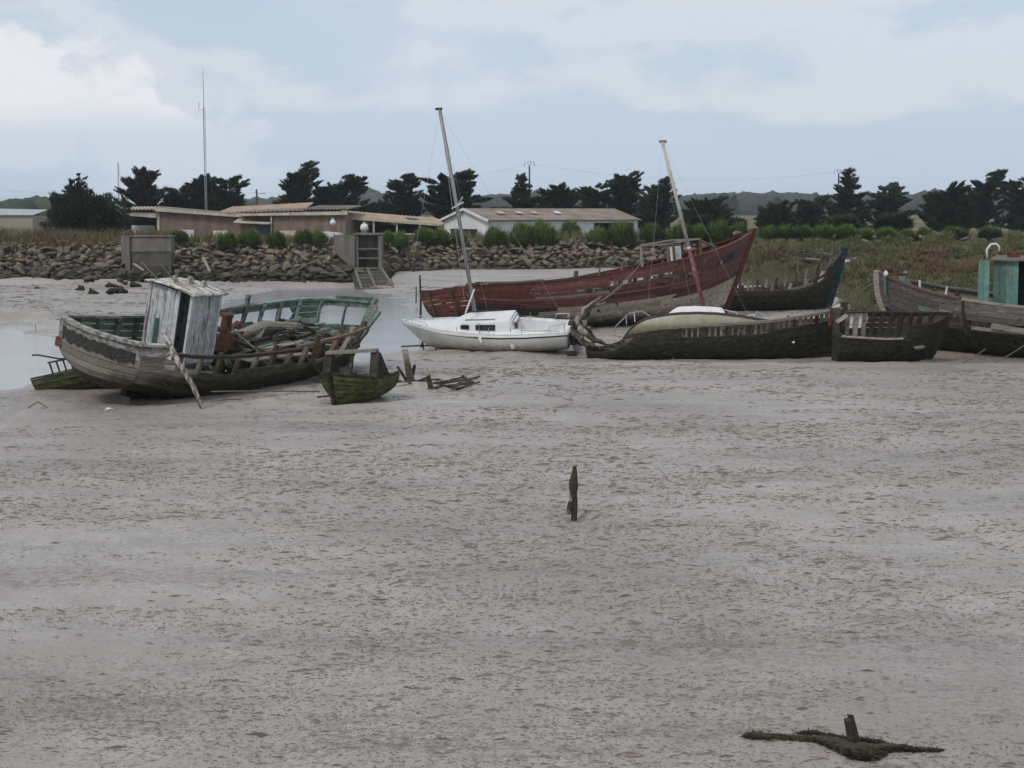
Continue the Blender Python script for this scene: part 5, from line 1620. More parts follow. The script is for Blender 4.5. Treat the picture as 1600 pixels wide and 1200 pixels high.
# mast leans forward, spreaders, stays
mb_, mt_ = to_local(sy, at(741, 476, 58.8)), to_local(sy, at(687, 171, 58.4))
ms = MB().tube([mb_ - Vector((0, 0, .25)), mb_.lerp(mt_, .5), mt_], [.078, .074, .066], 10).build('mast', m_plain('weathered_alloy', (.25, .24, .225), .5, .2, 3, metal=.3), sy, True)
MB().beam(mt_ + Vector((-.10, 0, .02)), mt_ + Vector((.16, 0, .02)), .07, .09).build('masthead', TRIM, ms)
sp = mb_.lerp(mt_, .51)
for sd_ in (-1, 1): MB().tube([sp, sp + Vector((-.12, sd_ * .62, .22))], .022, 6).build('spreader', WPAINT, ms)
MB().tube([to_local(sy, at(706, 326, 58.5)), to_local(sy, at(724, 316, 58.3))], .03, 6).build('broken_spar', WPAINT, ms)
bs = to_local(sy, at(741, 452, 58.6)); be = to_local(sy, at(727, 490, 57.9))
MB().tube([bs, be], .032, 7).build('mast_strut', WPAINT, sy)
tip = mt_ - Vector((0, 0, .05))
for nm, tgt, r_ in (('forestay', (Sx(1.0), 0, 1.3), .005), ('backstay', (Sx(.0), 0, 1.1), .004), ('shroud', (Sx(.5), 1.0, 1.05), .005), ('shroud', (Sx(.5), -1.0, 1.05), .005), ('halyard', tuple(mb_ + Vector((.35, .1, .2))), .008)):
    MB().tube([tip, tgt], r_, 4).build(nm, STEEL, ms)
# fenders
for (px, py0, py1, r_) in ((799, 528, 546, .088), (750, 526, 538, .06)):
    a, b = at(px - 1, py0, 57.45), at(px + 3, py1, 57.4)
    f_ = empty('fender', a); tag(f_, 'larger white fender hanging low on the white sailing boat' if px > 780 else 'smaller white fender hanging amidships on the white sailing boat', 'fender')
    d_ = b - a
    MB().tube([d_ * 0, d_ * .12, d_ * .85, d_], [r_ * .4, r_, r_, r_ * .5], 10).build('body', WPAINT, f_, True)
    MB().tube([d_ * 0, to_local(f_, at(px - 2, 505, 57.7))], .012, 5).build('lanyard', ROPE, f_)
# anchor gear and twisted iron below its bow
ag = empty('anchor', gp(662, 542)); tag(ag, 'rusty anchor with chain standing in mud below sailing boat bow', 'anchor')
a = to_local(ag, gp(662, 543)); b = to_local(ag, at(657, 500, 60))
MB().beam(a - Vector((0, 0, .1)), b, .05, .05).build('shank', RUST, ag)
MB(2).beam(a + Vector((-.1, 0, 0)), a + Vector((.02, .05, .42)), .16, .05, segs=2, jit=.1, taper=.4).build('fluke', RUST, ag)
MB(3).tube(sagged(a + Vector((-.9, .2, .02)), a + Vector((1.5, -.3, .02)), -.06), .035, 5).build('chain', RUST, ag)
for k in range(6): MB(k).beam(a + Vector((.5 + k * .25, -.4 + .1 * k, -.05)), a + Vector((.55 + k * .3, -.3, .18 + .1 * (k % 3))), .06, .05, segs=2, jit=.2).build('broken_spar', DARKW, ag)

# ------------------------------------------------------------------ red trawler
LR = 18.1
rt = empty('red_trawler_wreck', Vector((-2.45, 67.4, -.35)), R(35), R(-7))
tag(rt, 'long red painted wooden trawler wreck with high bow pointing right', 'boat wreck', 'boat wrecks on the mud')
HR = Hull(hb=curve([(0, 2.0), (.2, 2.35), (.5, 2.5), (.75, 2.0), (.9, 1.05), (1, .06)]),
          kz=curve([(0, .55), (.12, .2), (.3, .05), (.8, .1), (1, .3)]),
          sz=curve([(0, 2.28), (.2, 2.28), (.45, 2.66), (.7, 3.27), (.88, 3.95), (1, 4.55)]),
          stern=lambda u: -.5 * u, stem=lambda u: LR - 2.4 + 2.5 * u, a=curve([(0, 2.6), (.4, 2.7), (.75, 1.9), (1, 1.15)]), b=curve([(0, 1.3), (.5, 1.45), (1, 1.05)]))
HR.keel_bar(UNDER, rt, .25, .25, .03, 1)
HR.stem_post(REDT, rt, .26, .34)
def red_mat(i, j):
    if i < (4 if j < 3 else 2): return UNDER
    if i < (8 if j > 2 else 9): return BEIGE if j > 0 else UNDER
    return REDP
strakes(HR, 11, .72, -1, red_mat, rt, [0, .18, .38, .60, .80, .996], 31, gap=.007)
strakes(HR, 6, .72, 1, lambda i, j: REDT, rt, [0, .5, .996], 41)
skipR = {(0, 2), (0, 3), (1, 3), (3, 2), (1, 1)}
for i in range(5):
    u0, u1 = .72 + i * .056, .72 + (i + 1) * .056
    cs = [0, .17, .40, .62, .735, .996]
    for j in range(5):
        if (i, j) in {(0, 3), (1, 3), (2, 2)}:
            continue
        if (i, j) in {(0, 2), (1, 1)}:
            HR.plank(u0, u1, cs[j], cs[j] + .12, -1, REDP, rt, rag1=.012, seed=i * 9 + j, nt=18); continue
        HR.plank(u0, u1, cs[j] + .001, cs[j + 1] - .001, -1, REDT if (j == 0) else (GREYW if (i, j) == (0, 1) else REDP), rt, rag0=.01 if j else 0, rag1=.01 if j < 4 else 0, seed=i * 9 + j, nt=18, gap=.006)
for i in range(2):
    HR.plank(.87 + i * .065, .935 + i * .065, 0, .996, 1, REDT, rt, seed=70 + i)
HR.rail(1.0, 0, .38, -1, BROWNW, rt, .24, .08, n=20); HR.rail(1.0, .385, .996, -1, REDT, rt, .24, .08, n=20); HR.rail(1.0, 0, .996, 1, REDT, rt, .24, .08, n=24)
HR.rail(.71, .02, .996, -1, REDP, rt, .08, .10, 'wale', 30, .06)
for k in range(20):
    for sd_ in (-1, 1): HR.rib(.06 + k * .047, .3, 1.0 + (.10 if k in (5, 8) and sd_ < 0 else 0), sd_, BROWNW, rt, .16, .14, n=5, seed=k)
for i in range(10): HR.transom_plank(i / 10, (i + 1) / 10, REDT if i > 3 else UNDER, rt, .35)
for yq in (-1.1, .6): MB().beam((HR.stern(.95) - .42, yq, HR.P(0, .98, 1).z), (HR.stern(.3) - .42, yq, HR.P(0, .35, 1).z), .1, .06, (1, 0, 0)).build('stern_stanchion', BROWNW, rt)
# torn deck at the stern, sagging pale boards
for k in range(14):
    y = -2.0 + k * .3
    MB(k).beam((.1 + (k % 3) * .2, y, 2.30 + .12 * math.sin(k)), (3.5 + 1.2 * ((k * 5) % 4), y + .1, 2.32 + .10 * math.cos(k * 1.3)), .27, .05, segs=3, jit=.06, rough_end=.2).build('deck_board', PALEW if k % 3 else GREYW, rt)
for k in range(8):
    t = .35 + k * .08
    a, b = HR.P(t, .80, -1), HR.P(t, .80, 1)
    MB(k).beam(a * 1, b * 1, .16, .18, segs=2, jit=.05).build('deck_beam', BROWNW, rt)
# faded panel where name and number stood, letters flaked beyond reading
ND = m_wood('blackened_lettering', (.045, .04, .042), (.016, .014, .016), (.19, .19, .18), .18, pscale=3)
NL = m_wood('bare_grey_patch', (.30, .30, .28), (.14, .135, .125))
gg = []
for i in range(15):
    t_ = lerp(.80, .93, i / 14)
    gg.append([HR.P(t_, u, -1) + HR.N(t_, u, -1) * .012 for u in (.80 + .012 * math.sin(i * 1.3), .80 + .09 * math.sin(math.pi * (.12 + .76 * i / 14)) + .02)])
MB().sheet(gg, .012).build('name_patch', ND, rt)
for k, (t_, w_, u0, u1) in enumerate(((.822, .010, .81, .855), (.843, .014, .805, .83), (.858, .006, .82, .885), (.875, .005, .82, .88), (.886, .007, .83, .885), (.905, .006, .825, .885), (.812, .010, .80, .84))):
    q = [HR.P(t_ + a * w_, u, -1) + HR.N(t_, u, -1) * .03 for a, u in ((-.5, u0), (.5, u0 + .006), (.5, u1 + .006), (-.5, u1))]
    MB().add(q + [p_ + Vector((0, .02, 0)) for p_ in q], [(0, 1, 2, 3), (7, 6, 5, 4), (0, 4, 5, 1), (1, 5, 6, 2), (2, 6, 7, 3), (3, 7, 4, 0)]).build('letter_trace', NL if k in (0, 5) else NAMEB, rt)
# skeleton of the deckhouse roof
dh = [HR.P(.72, 1, -1), HR.P(.72, 1, 1), HR.P(.86, 1, 1), HR.P(.86, 1, -1)]
hx0, hx1, hz0, hz1 = 11.9, 13.6, 2.7, 4.15
fr = MB().beam((hx0, -1.2, hz1), (hx1, -1.2, hz1 + .05), .09, .09).build('deckhouse_frame', PALEW, rt)
MB().beam((hx0, 1.2, hz1), (hx1, 1.2, hz1 + .05), .09, .09).build('roof_beam', PALEW, fr)
MB().beam((hx0, -1.2, hz1 + .02), (hx0, 1.2, hz1 + .02), .09, .08).build('roof_beam', PALEW, fr)
MB().beam((hx1, -1.2, hz1 + .06), (hx1, 1.2, hz1 + .06), .09, .08).build('roof_beam', PALEW, fr)
MB().beam((hx0 + .1, -1.2, hz1 - .02), (hx1, 1.0, hz1 - .08), .08, .07).build('roof_beam', BROWNW, fr)
MB().beam((hx1, -1.2, hz1), (hx1 + 1.2, -1.0, hz1 - .35), .08, .08).build('roof_beam', PALEW, fr)
for (x, y, tl) in ((hx0, -1.2, 0), (hx0, 1.2, 0), (hx1, 1.2, .0), (hx1, -1.2, 0)):
    MB().beam((x, y, hz0), (x, y, hz1), .10, .10).build('deckhouse_post', BROWNW if y < 0 else PALEW, fr)
MB().box(hx1 - .5, hx1 - .1, .1, .45, hz0, hz1 - .15).build('white_panel', WPAINT, fr)
pa_ = HR.P(.985, 1.0, 1)
MB(1).blob((pa_.x - .7, 0, pa_.z + .1), (.35, .18, .14), 3, 16).build('bow_fairlead', GREYW, rt)
MB(3).beam(HR.P(.36, 1, -1), HR.P(.36, 1.14, -1), .12, .1, taper=.3).build('broken_rib', BROWNW, rt)

# dark post in the channel by its stern
p = gp(657, 495)
tag(MB(2).tube([p + Vector((0, 0, -.3)), p + Vector((.02, 0, 1.0)), p + Vector((-.02, 0, 2.1))], [.06, .055, .045], 7, .08).build('mooring_post', DARKW), 'thin dark mooring post at the red trawler stern', 'post')
p = gp(650, 472)
tag(MB(2).tube([p + Vector((0, 0, -.3)), p + Vector((.02, 0, .9))], [.05, .03], 6, .08).build('mooring_post', DARKW), 'short stick on the mud spit beyond the sailing boat bow', 'post')

# ------------------------------------------------------------------ long sunken hull in front
sh = empty('sunken_hull_wreck', Vector((pxd(921, 56.6).x, 56.6, -.25)), R(-2), R(3))
tag(sh, 'long dark sunken hull with bleached rail and row of rib stumps', 'boat wreck', 'boat wrecks on the mud')
LS = 9.25
HS = Hull(hb=curve([(0, .5), (.12, .95), (.4, 1.3), (.7, 1.2), (.9, .6), (1, .06)]), kz=curve([(0, .0), (.5, 0), (1, .05)]),
          sz=curve([(0, .55), (.1, .72), (.18, 1.18), (.3, 1.4), (.45, 1.5), (.7, 1.64), (.9, 1.85), (1, 2.0)]),
          stern=lambda u: -.1 * u, stem=lambda u: LS - .15 + .15 * u, a=curve([(0, 2.4), (.5, 2.6), (1, 1.3)]), b=lambda t: 1.25)
strakes(HS, 6, .80, -1, lambda i, j: SLIME, sh, [0, .35, .68, .996], 51)
strakes(HS, 6, .80, 1, lambda i, j: SLIME, sh, [0, .5, .996], 52)
for i in range(1): HS.plank(.80 + i * .075, .875 + i * .075, .42, .996, 1, DARKW, sh, rag0=.02, seed=i, gap=.002)
HS.plank(.80, .90, .16, .36, -1, SLIME, sh, rag0=.02, rag1=.02)
HS.plank(.80, .86, .70, .996, -1, SLIME, sh, rag0=.03)
RIBW = m_wood('bleached_rib', (.30, .26, .20), (.09, .075, .055))
for k in range(28):
    t = .36 + k * .0223
    HS.rib(t, .1, 1.0, -1, RIBW if k % 4 else DARKW, sh, .075, .08, .045, n=4, seed=k)
    if k % 5 == 0 and k > 18: HS.rib(t, .1, .95, 1, DARKW, sh, .075, .08, .03, n=4, seed=k)
HS.rail(1.0, .33, .996, -1, PALEW, sh, .2, .09, n=26, out=.07)
HS.stem_post(DARKW, sh, .2, .24, 1.1)
for i in range(4): HS.transom_plank(i / 4, (i + 1) / 4, SLIME, sh, .05, .05, 5)
for k in range(8):
    t = .3 + k * .08
    a, b = HS.P(t, .7, -1), HS.P(t, .7, 1)
    MB(k).beam(a, b, .1, .1, segs=2, jit=.1).build('deck_beam', DARKW, sh)
for k, (px, py) in enumerate(((1143, 542), (1239, 535))):
    p = at(px, py, 55.35); MB().blob(to_local(sh, p), (.08, .06, .055), k, 14).build('old_float', WPAINT, sh)
# twisted stern frames rising at its left end
def bent(name, pts, rads, mat, seed, root, d0):
    q = [to_local(root, at(px, py, d0 + dd)) for px, py, dd in pts]
    rb = random.Random(seed)
    fine_q, fine_r = [], []
    for k in range(len(q) - 1):
        for e in range(3):
            fine_q.append(q[k].lerp(q[k + 1], e / 3) + Vector((rb.uniform(-.05, .05), rb.uniform(-.05, .05), rb.uniform(-.05, .05))))
            fine_r.append(lerp(rads[k], rads[k + 1], e / 3) * rb.uniform(.45, .95))
    fine_q.append(q[-1]); fine_r.append(rads[-1] * .6)
    MB(seed).tube(fine_q, fine_r, 7, .3).build(name, mat, root)
CRUST = m_wood('crusted_bent_timber', (.25, .215, .165), (.06, .052, .038), vary=.3)
bent('bent_frame', [(940, 464, .6), (926, 476, .4), (910, 488, .2), (897, 504, 0), (899, 520, 0), (912, 535, 0), (935, 546, 0), (962, 549, 0)], [.05, .12, .16, .24, .22, .17, .13, .08], CRUST, 1, sh, 57.2)
bent('bent_frame', [(930, 468, .5), (912, 484, .2), (902, 500, 0), (906, 515, -.1), (920, 527, -.1), (945, 538, 0), (972, 545, 0)], [.05, .1, .14, .13, .10, .09, .06], GREYW, 2, sh, 57.0)
bent('bent_frame', [(922, 486, .2), (912, 500, 0), (914, 516, 0), (930, 530, 0), (950, 540, 0)], [.06, .1, .12, .09, .05], DARKW, 3, sh, 57.6)
bent('bent_frame', [(952, 474, 1.4), (934, 476, 1.0), (920, 484, .7), (908, 497, .4)], [.03, .07, .1, .1], CRUST, 4, sh, 57.0)
bent('bent_frame', [(893, 512, .2), (902, 530, .1), (925, 546, 0), (955, 553, 0)], [.05, .14, .14, .07], SLIME, 5, sh, 57.5)
for k, (px, py) in enumerate(((905, 494), (900, 509), (909, 525), (893, 505), (925, 538), (940, 545), (914, 505))):
    MB(k).blob(to_local(sh, at(px, py, 57.0)), (.14, .1, .17), 20 + k, 16).build('weed_crust', DARKW if k % 2 else CRUST, sh)
MB(4).beam(to_local(sh, at(978, 533, 56.2)), to_local(sh, at(989, 530, 56.0)), .12, .12, segs=2, jit=.2).build('broken_timber', PALEW, sh)
rope('slack_rope', 'upper slack rope from bent timbers up to the red trawler', sagged(at(926, 476, 57.4), at(1005, 405, 69.5), .3), .02)
rope('slack_rope', 'lower slack rope from bent timbers up to the red trawler', sagged(at(921, 481, 57.4), at(992, 421, 69.0), .15), .02)

# ------------------------------------------------------------------ capsized cream sailing boat behind it
cs_ = empty('cream_sailing_boat', Vector((pxd(1088, 58.9).x, 58.9, .05)), R(180), R(9))
tag(cs_, 'weed stained cream sailing boat rolled away, red and white mast standing', 'sailboat', 'sailing boats')
t = NT('stained_cream_hull')
n_ = t.noise(1.4, 7, .65, (1, 1, 1)); n2 = t.noise(4, 6, .6, (1.5, 1.5, 1))
hc = t.mix(t.rng(n_, .35, .7), (.47, .44, .34), (.36, .33, .24))
wz = t.math('ADD', t.z(), t.math('MULTIPLY', t.math('SUBTRACT', n2, .5), .5))
hc = t.mix(t.rng(wz, .75, 1.2, .75, 0), hc, (.15, .135, .065))
hc = t.mix(t.rng(wz, .5, .8, .9, 0), hc, (.04, .038, .022))
CREAMH = t.done(hc, .5, .3)
HC = Hull(hb=curve([(0, .55), (.3, .95), (.55, 1.0), (.82, .62), (1, .04)]), kz=curve([(0, .35), (.5, .1), (.85, .12), (.96, .05), (1, -.15)]),
          sz=curve([(0, .98), (.25, 1.18), (.5, 1.28), (.75, 1.2), (.88, 1.0), (.96, .62), (1, .25)]),
          stern=lambda u: -2.75 - .1 * u, stem=lambda u: 2.95 - .15 * u ** 2, a=curve([(0, 2.6), (.6, 2.6), (1, 1.3)]), b=lambda t: 1.2)
HC.shell('hull', CREAMH, cs_, 40, 12, .03)
HC.transom_plank(0, 1, CREAMH, cs_, .05, .03, 6, 'transom')
BRTRIM = m_plain('brown_rubbing_strip', (.075, .05, .042), .7, .3)
for sd_ in (-1, 1): HC.rail(.97, 0, .99, sd_, BRTRIM, cs_, .09, .085, 'rubbing_strip', 26, .055)
g = []
for i in range(61):
    t_ = i / 60 * .99
    row = []
    for j in range(25):
        v = -1 + j / 12
        z = HC.sz(t_) + .06 * (1 - v * v) + .26 * float(sstep(np.array(t_), .30, .34) * (1 - sstep(np.array(t_), .62, .72)) * (1 - sstep(np.array(abs(v)), .5, .72)))
        row.append((lerp(HC.stern(1), HC.stem(1), t_), v * HC.hb(t_) * .985, z))
    g.append(row)
MB().sheet(g).build('deck', DECKW, cs_, True)
def crail(name, pts, r_=.02):
    MB().tube([to_local(cs_, at(px, py, 58.9 + dd)) for px, py, dd in pts], r_, 6).build(name, STEEL, cs_)
crail('pulpit_rail', [(962, 521, -.1), (961, 511, -.1), (982, 490, -.2), (1003, 486, -.2), (1020, 497, -.3)])
crail('pulpit_leg', [(979, 507, -.2), (978, 492, -.2)]); crail('pulpit_leg', [(992, 503, -.3), (991, 489, -.2)])
crail('pulpit_rail', [(962, 521, .2), (968, 516, .4), (966, 514, .4)])
crail('cabin_rail', [(1077, 487, .3), (1083, 478, .3), (1117, 481, .3), (1124, 489, .3)])
crail('cabin_rail', [(1130, 484, .3), (1150, 488, .3), (1155, 496, .2)])
crail('pushpit_rail', [(1175, 498, .1), (1183, 487, .1), (1199, 495, .1), (1193, 501, .1)])
crail('life_line', [(1155, 492, .2), (1166, 494, .2), (1178, 491, .1)], .012)
mb_, mt_ = at(1104, 480, 59.1), at(1035, 222, 58.9)
c0, c1 = to_local(cs_, mb_ - Vector((0, 0, .4))), to_local(cs_, mt_)
kk = .40
MASTW = m_plain('pale_mast_paint', (.46, .43, .38), .6, .25, 3, dirt=(.25, .2, .16))
MASTR = m_plain('faded_red_mast_paint', (.19, .06, .06), .7, .3, 3, dirt=(.42, .36, .34))
mt1 = MB().tube([c0, c0.lerp(c1, kk)], [.082, .075], 10).build('mast', MASTR, cs_, True); mt1['label'] = 'faded red lower mast'
MB().tube([c0.lerp(c1, kk), c0.lerp(c1, .7), c1], [.072, .068, .06], 10).build('upper_mast', MASTW, mt1, True)
MB().beam(c1 + Vector((-.16, 0, .02)), c1 + Vector((.12, 0, .02)), .08, .09).build('masthead', GREYW, mt1)
MB().tube([c0.lerp(c1, kk - .005), c0.lerp(c1, kk + .008)], .085, 10).build('mast_collar', WPAINT, mt1)
for tgt in ((1012, 480, 58.6), (1170, 495, 58.9), (1080, 480, 60)):
    MB().tube([c1, to_local(cs_, at(*tgt))], .004, 4).build('stay', STEEL, mt1)

# ------------------------------------------------------------------ dark wreck with blue bow, behind the red one
bw = empty('blue_bow_wreck', Vector((pxd(1120, 82).x, 82, -.2)), R(16), R(2))
tag(bw, 'dark rotting hull with blue bow right of the red trawler', 'boat wreck', 'boat wrecks on the mud')
HB = Hull(hb=curve([(0, 1.2), (.4, 1.6), (.75, 1.15), (.92, .5), (1, .05)]), kz=curve([(0, .1), (.5, 0), (1, .1)]), sz=curve([(0, 1.7), (.45, 1.75), (.7, 2.1), (.88, 2.7), (1, 3.35)]),
          stern=lambda u: 0, stem=lambda u: 6.4 + .9 * u, a=curve([(0, 2.6), (.6, 2.2), (1, 1.2)]), b=curve([(0, 1.3), (1, 1.1)]))
for sd_ in (-1, 1):
    strakes(HB, 9, .80, sd_, lambda i, j: SLIME if i < 8 else DARKW, bw, [0, .45, .996], 61 + sd_)
    for k in range(12): HB.rib(.12 + k * .075, .2, .98, sd_, [DARKW, PALEW, DARKW, GREYW][k % 4], bw, .12, .12, n=5, seed=k)
HB.plank(.80, .90, .88, .996, -1, BLUEP, bw); HB.plank(.90, 1.0, .90, .996, -1, BLUEP, bw)
HB.plank(.80, .87, .50, .70, -1, PALEW, bw, rag0=.02, rag1=.03); HB.plank(.87, .93, .68, .996, -1, DARKW, bw, rag0=.03)
HB.rail(1.0, .80, .996, -1, DARKW, bw, .16, .07); HB.rail(1.0, .75, .996, 1, DARKW, bw, .16, .07); HB.rail(.80, 0, .5, -1, DARKW, bw, .14, .07)
HB.stem_post(BLUEP, bw, .22, .42, 1.05)
for i in range(6): HB.transom_plank(i / 6, (i + 1) / 6, SLIME, bw, .1)
for k in range(7):
    a, b = HB.P(.15 + k * .11, .75, -1), HB.P(.15 + k * .11, .75, 1)
    MB(k).beam(a, b, .12, .12, segs=2, jit=.08).build('deck_beam', DARKW, bw)

# heap of pale timbers and frame on the marsh behind it
hp = empty('timber_heap', Vector((pxd(1285, 106).x, 106, 1.3))); tag(hp, 'heap of broken pale timbers and frames on the marsh behind blue bow', 'timber heap')
rh = random.Random(8)
for k in range(26):
    x, y = rh.uniform(-1.6, 1.6), rh.uniform(-.8, .8)
    l_, an = rh.uniform(.6, 1.6), rh.uniform(-.8, .8)
    z_ = .45 + rh.uniform(0, .75)
    dx, dy, dz = math.cos(an) * l_ / 2, math.sin(an) * l_ / 2, rh.uniform(-.2, .2)
    MB(k).beam((x - dx, y - dy, z_ - dz), (x + dx, y + dy, z_ + dz), rh.uniform(.12, .3), .07, segs=2, jit=.15, rough_end=.08).build('timber', [DARKW, PALEW, SLIME, DARKW, GREYW][k % 5], hp)
for x0, x1, zt in ((-1.75, -1.35, 1.35), (-.1, .6, 1.75), (1.1, 1.5, 1.5)):
    MB().tube([(x0, 0, -.2), (x0, 0, zt), (x1, 0, zt), (x1, 0, -.2)], .035, 6).build('iron_frame', GREYW, hp)
p = at(1322, 409, 100)
tag(MB(2).blob(p, (.35, .3, .17), 9, 20).build('float_bundle', m_plain('pale_plastic', (.45, .42, .46), .6, .3, 5)), 'pale crumpled bundle lying right of the blue bow', 'bundle')

# ------------------------------------------------------------------ small open hull between
oh = empty('open_hull_wreck', Vector((pxd(1306, 54.6).x, 54.6, -.2)), R(1), R(8))
tag(oh, 'small dark open hull with rib stumps, between sunken hull and grey bow', 'boat wreck', 'boat wrecks on the mud')
HO = Hull(hb=curve([(0, .75), (.4, 1.1), (.75, .95), (.92, .45), (1, .04)]), kz=curve([(0, 0), (.6, .02), (1, .25)]), sz=curve([(0, 1.75), (.5, 1.72), (.8, 1.75), (1, 1.9)]),
          stern=lambda u: .02, stem=lambda u: 3.35 + .65 * u, a=curve([(0, 2.4), (.6, 2.2), (1, 1.25)]), b=lambda t: 1.25)
strakes(HO, 7, .74, -1, lambda i, j: SLIME, oh, [0, .5, .996], 71)
strakes(HO, 7, .74, 1, lambda i, j: SLIME, oh, [0, .5, .996], 72, gap=.002)
for i in range(2): HO.plank(.74 + i * .13, .87 + i * .13, .60, .996, -1, SLIME, oh, rag0=.03, seed=i)
for i in range(3): HO.plank(.74 + i * .09, .83 + i * .09, .34, .996, 1, DARKW, oh, rag0=.01, seed=i + 5)
for k in range(11):
    HO.rib(.05 + k * .085, .1, 1.0, 1, GREYW if k in (1, 2, 3) else SLIME, oh, .15, .09, n=5, seed=k)
    HO.rib(.05 + k * .085, .1, .78, -1, DARKW, oh, .10, .09, n=5, seed=k)
HO.rail(.75, 0, .55, -1, GREYW, oh, .14, .05); HO.rail(1.0, 0, .996, 1, DARKW, oh, .14, .06)
HO.stem_post(SLIME, oh, .14, .18, 1.02)
for i in range(5): HO.transom_plank(i / 5 * .8, (i + 1) / 5 * .8, SLIME, oh, .03)
MB(2).beam((.3, -.2, .75), (2.2, -.75, 1.0), .12, .08, segs=3, jit=.1).build('loose_spar', GREYW, oh)
MB(3).beam((2.55, -.95, .88), (2.9, -.9, .92), .2, .08, segs=2, jit=.2).build('broken_timber', PALEW, oh)
MB(3).beam((.2, .3, .7), (1.4, -.3, .8), .1, .08, segs=2, jit=.1).build('loose_spar', DARKW, oh)
# upright post between the two hulls
p = gp(1303, 561)
tp = empty('upright_post', p); tag(tp, 'upright old post with pale cleat between the two dark hulls', 'post')
MB(4).beam((0, -.1, -.3), (.06, -.1, 1.85), .2, .18, segs=4, jit=.08).build('post', DARKW, tp)
MB(5).beam((.02, -.2, 1.35), (.38, -.26, 1.62), .12, .14, segs=2, jit=.1).build('cleat', PALEW, tp)
MB(6).beam((-.18, .05, 1.2), (-.1, .05, 1.85), .1, .1, segs=2, jit=.12).build('splinter', REDT, tp)

# ------------------------------------------------------------------ big grey wreck with green wheelhouse, right edge
gw = empty('grey_bow_wreck', Vector((pxd(1965, 53.6).x, 53.6, -.25)), R(180 - 26), R(-3))
tag(gw, 'big grey wooden hull with green wheelhouse at the right edge', 'boat wreck', 'boat wrecks on the mud')
LG = 13.2
HG = Hull(hb=curve([(0, 1.5), (.3, 1.9), (.6, 1.85), (.82, 1.3), (.94, .55), (1, .05)]), kz=curve([(0, .1), (.7, 0), (.9, .15), (1, .5)]),
          sz=curve([(0, 2.2), (.35, 2.15), (.6, 2.2), (.8, 2.5), (.92, 2.85), (1, 3.2)]),
          stern=lambda u: 0, stem=lambda u: LG - 1.9 + 1.9 * (1 - (1 - min(u, 1)) ** 2.6), a=curve([(0, 2.6), (.5, 2.6), (.85, 1.8), (1, 1.2)]), b=curve([(0, 1.4), (1, 1.15)]))
HG.keel_bar(SLIME, gw, .2, .2, 0, 1); HG.stem_post(GREYW, gw, .18, .22, 1.03)
GREYB = m_wood('blue_grey_timber', (.17, .152, .132), (.05, .044, .04), (.20, .19, .18), .22, weed=1.1, weedcol=(.04, .037, .026), vary=.25)
strakes(HG, 12, 1.0, 1, lambda i, j: GREYB if i > 6 else SLIME, gw, [0, .3, .56, .78, .996], 81, gap=.008, skip={(8, 1), (8, 2)})
strakes(HG, 8, 1.0, -1, lambda i, j: DARKW if i < 6 else GREYW, gw, [0, .5, .996], 82)
HG.rail(1.0, 0, .74, 1, GREYW, gw, .2, .08, n=20); HG.rail(1.0, .745, .996, 1, m_wood('red_brown_rail', (.20, .12, .085), (.06, .04, .03)), gw, .2, .08, n=14); HG.rail(1.0, 0, .996, -1, GREYW, gw, .2, .08, n=24)
HG.rail(.62, .05, .72, 1, GREYW, gw, .1, .12, 'wale', 20, .07)
for k in range(14):
    for sd_ in (-1, 1): HG.rib(.1 + k * .063, .3, 1.0, sd_, DARKW, gw, .13, .12, n=5, seed=k)
HG.rib(.735, .35, 1.0, 1, DARKW, gw, .09, .05, -.05, 'rubbing_post')
for i in range(6): HG.transom_plank(i / 6, (i + 1) / 6, GREYW, gw, .1)
dkz = 1.75
for k in range(12):
    MB(k).beam((.6, -1.6 + k * .28, dkz), (9.8 - abs(k - 5.5) * .25, -1.6 + k * .28 , dkz + .02), .26, .04, segs=3, jit=.04).build('deck_board', GREYW, gw)
MB(7).beam(HG.P(.66, .72, 1) + Vector((0, .1, 0)), HG.P(.40, .55, 1) + Vector((0, .12, 0)), .2, .05, (0, 1, 0), segs=3, jit=.06).build('loose_plank', GREYW, gw)
for (ta, tb, u) in ((.80, .835, .80), (.84, .90, .78)):
    HG.plank(u - .035, u + .03, ta - .03, tb - .03, 1, GREENP, gw, .02, name='paint_scrap_board', lap=.03)
# bow gear
for k, (px, py0, py1, w_, m_) in enumerate(((1411, 464, 432, .24, GREENZ), (1420, 464, 436, .16, GREENZ), (1432, 466, 440, .12, DARKW), (1438, 460, 438, .07, WPAINT), (1384, 446, 432, .08, GREENZ))):
    a, b = to_local(gw, at(px, py0, 58.6)), to_local(gw, at(px - 1, py1, 58.6))
    MB(k).beam(a - Vector((0, 0, .35)), b, w_, .14, (0, 1, 0), segs=2, jit=.08).build('bitt', m_, gw)
a, b = to_local(gw, at(1384, 431, 58.8)), to_local(gw, at(1414, 428, 58.6))
wl_ = MB(1).tube([a, a.lerp(b, .5) + Vector((0, 0, .05)), b], .035, 6).build('windlass_bar', RUST, gw)
MB(3).blob(a + Vector((0, 0, .08)), (.10, .1, .13), 5, 16).build('windlass_head', WPAINT, wl_)
MB(3).blob(b + Vector((0, 0, .05)), (.12, .1, .08), 6, 16).build('windlass_head', PALEW, wl_)
MB(3).beam(to_local(gw, at(1476, 466, 57.2)), to_local(gw, at(1480, 448, 57.2)), .06, .05).build('stanchion', WPAINT, gw)
MB(3).beam(to_local(gw, at(1480, 466, 57.1)), to_local(gw, at(1496, 469, 56.9)), .1, .05).build('white_scrap', WPAINT, gw)
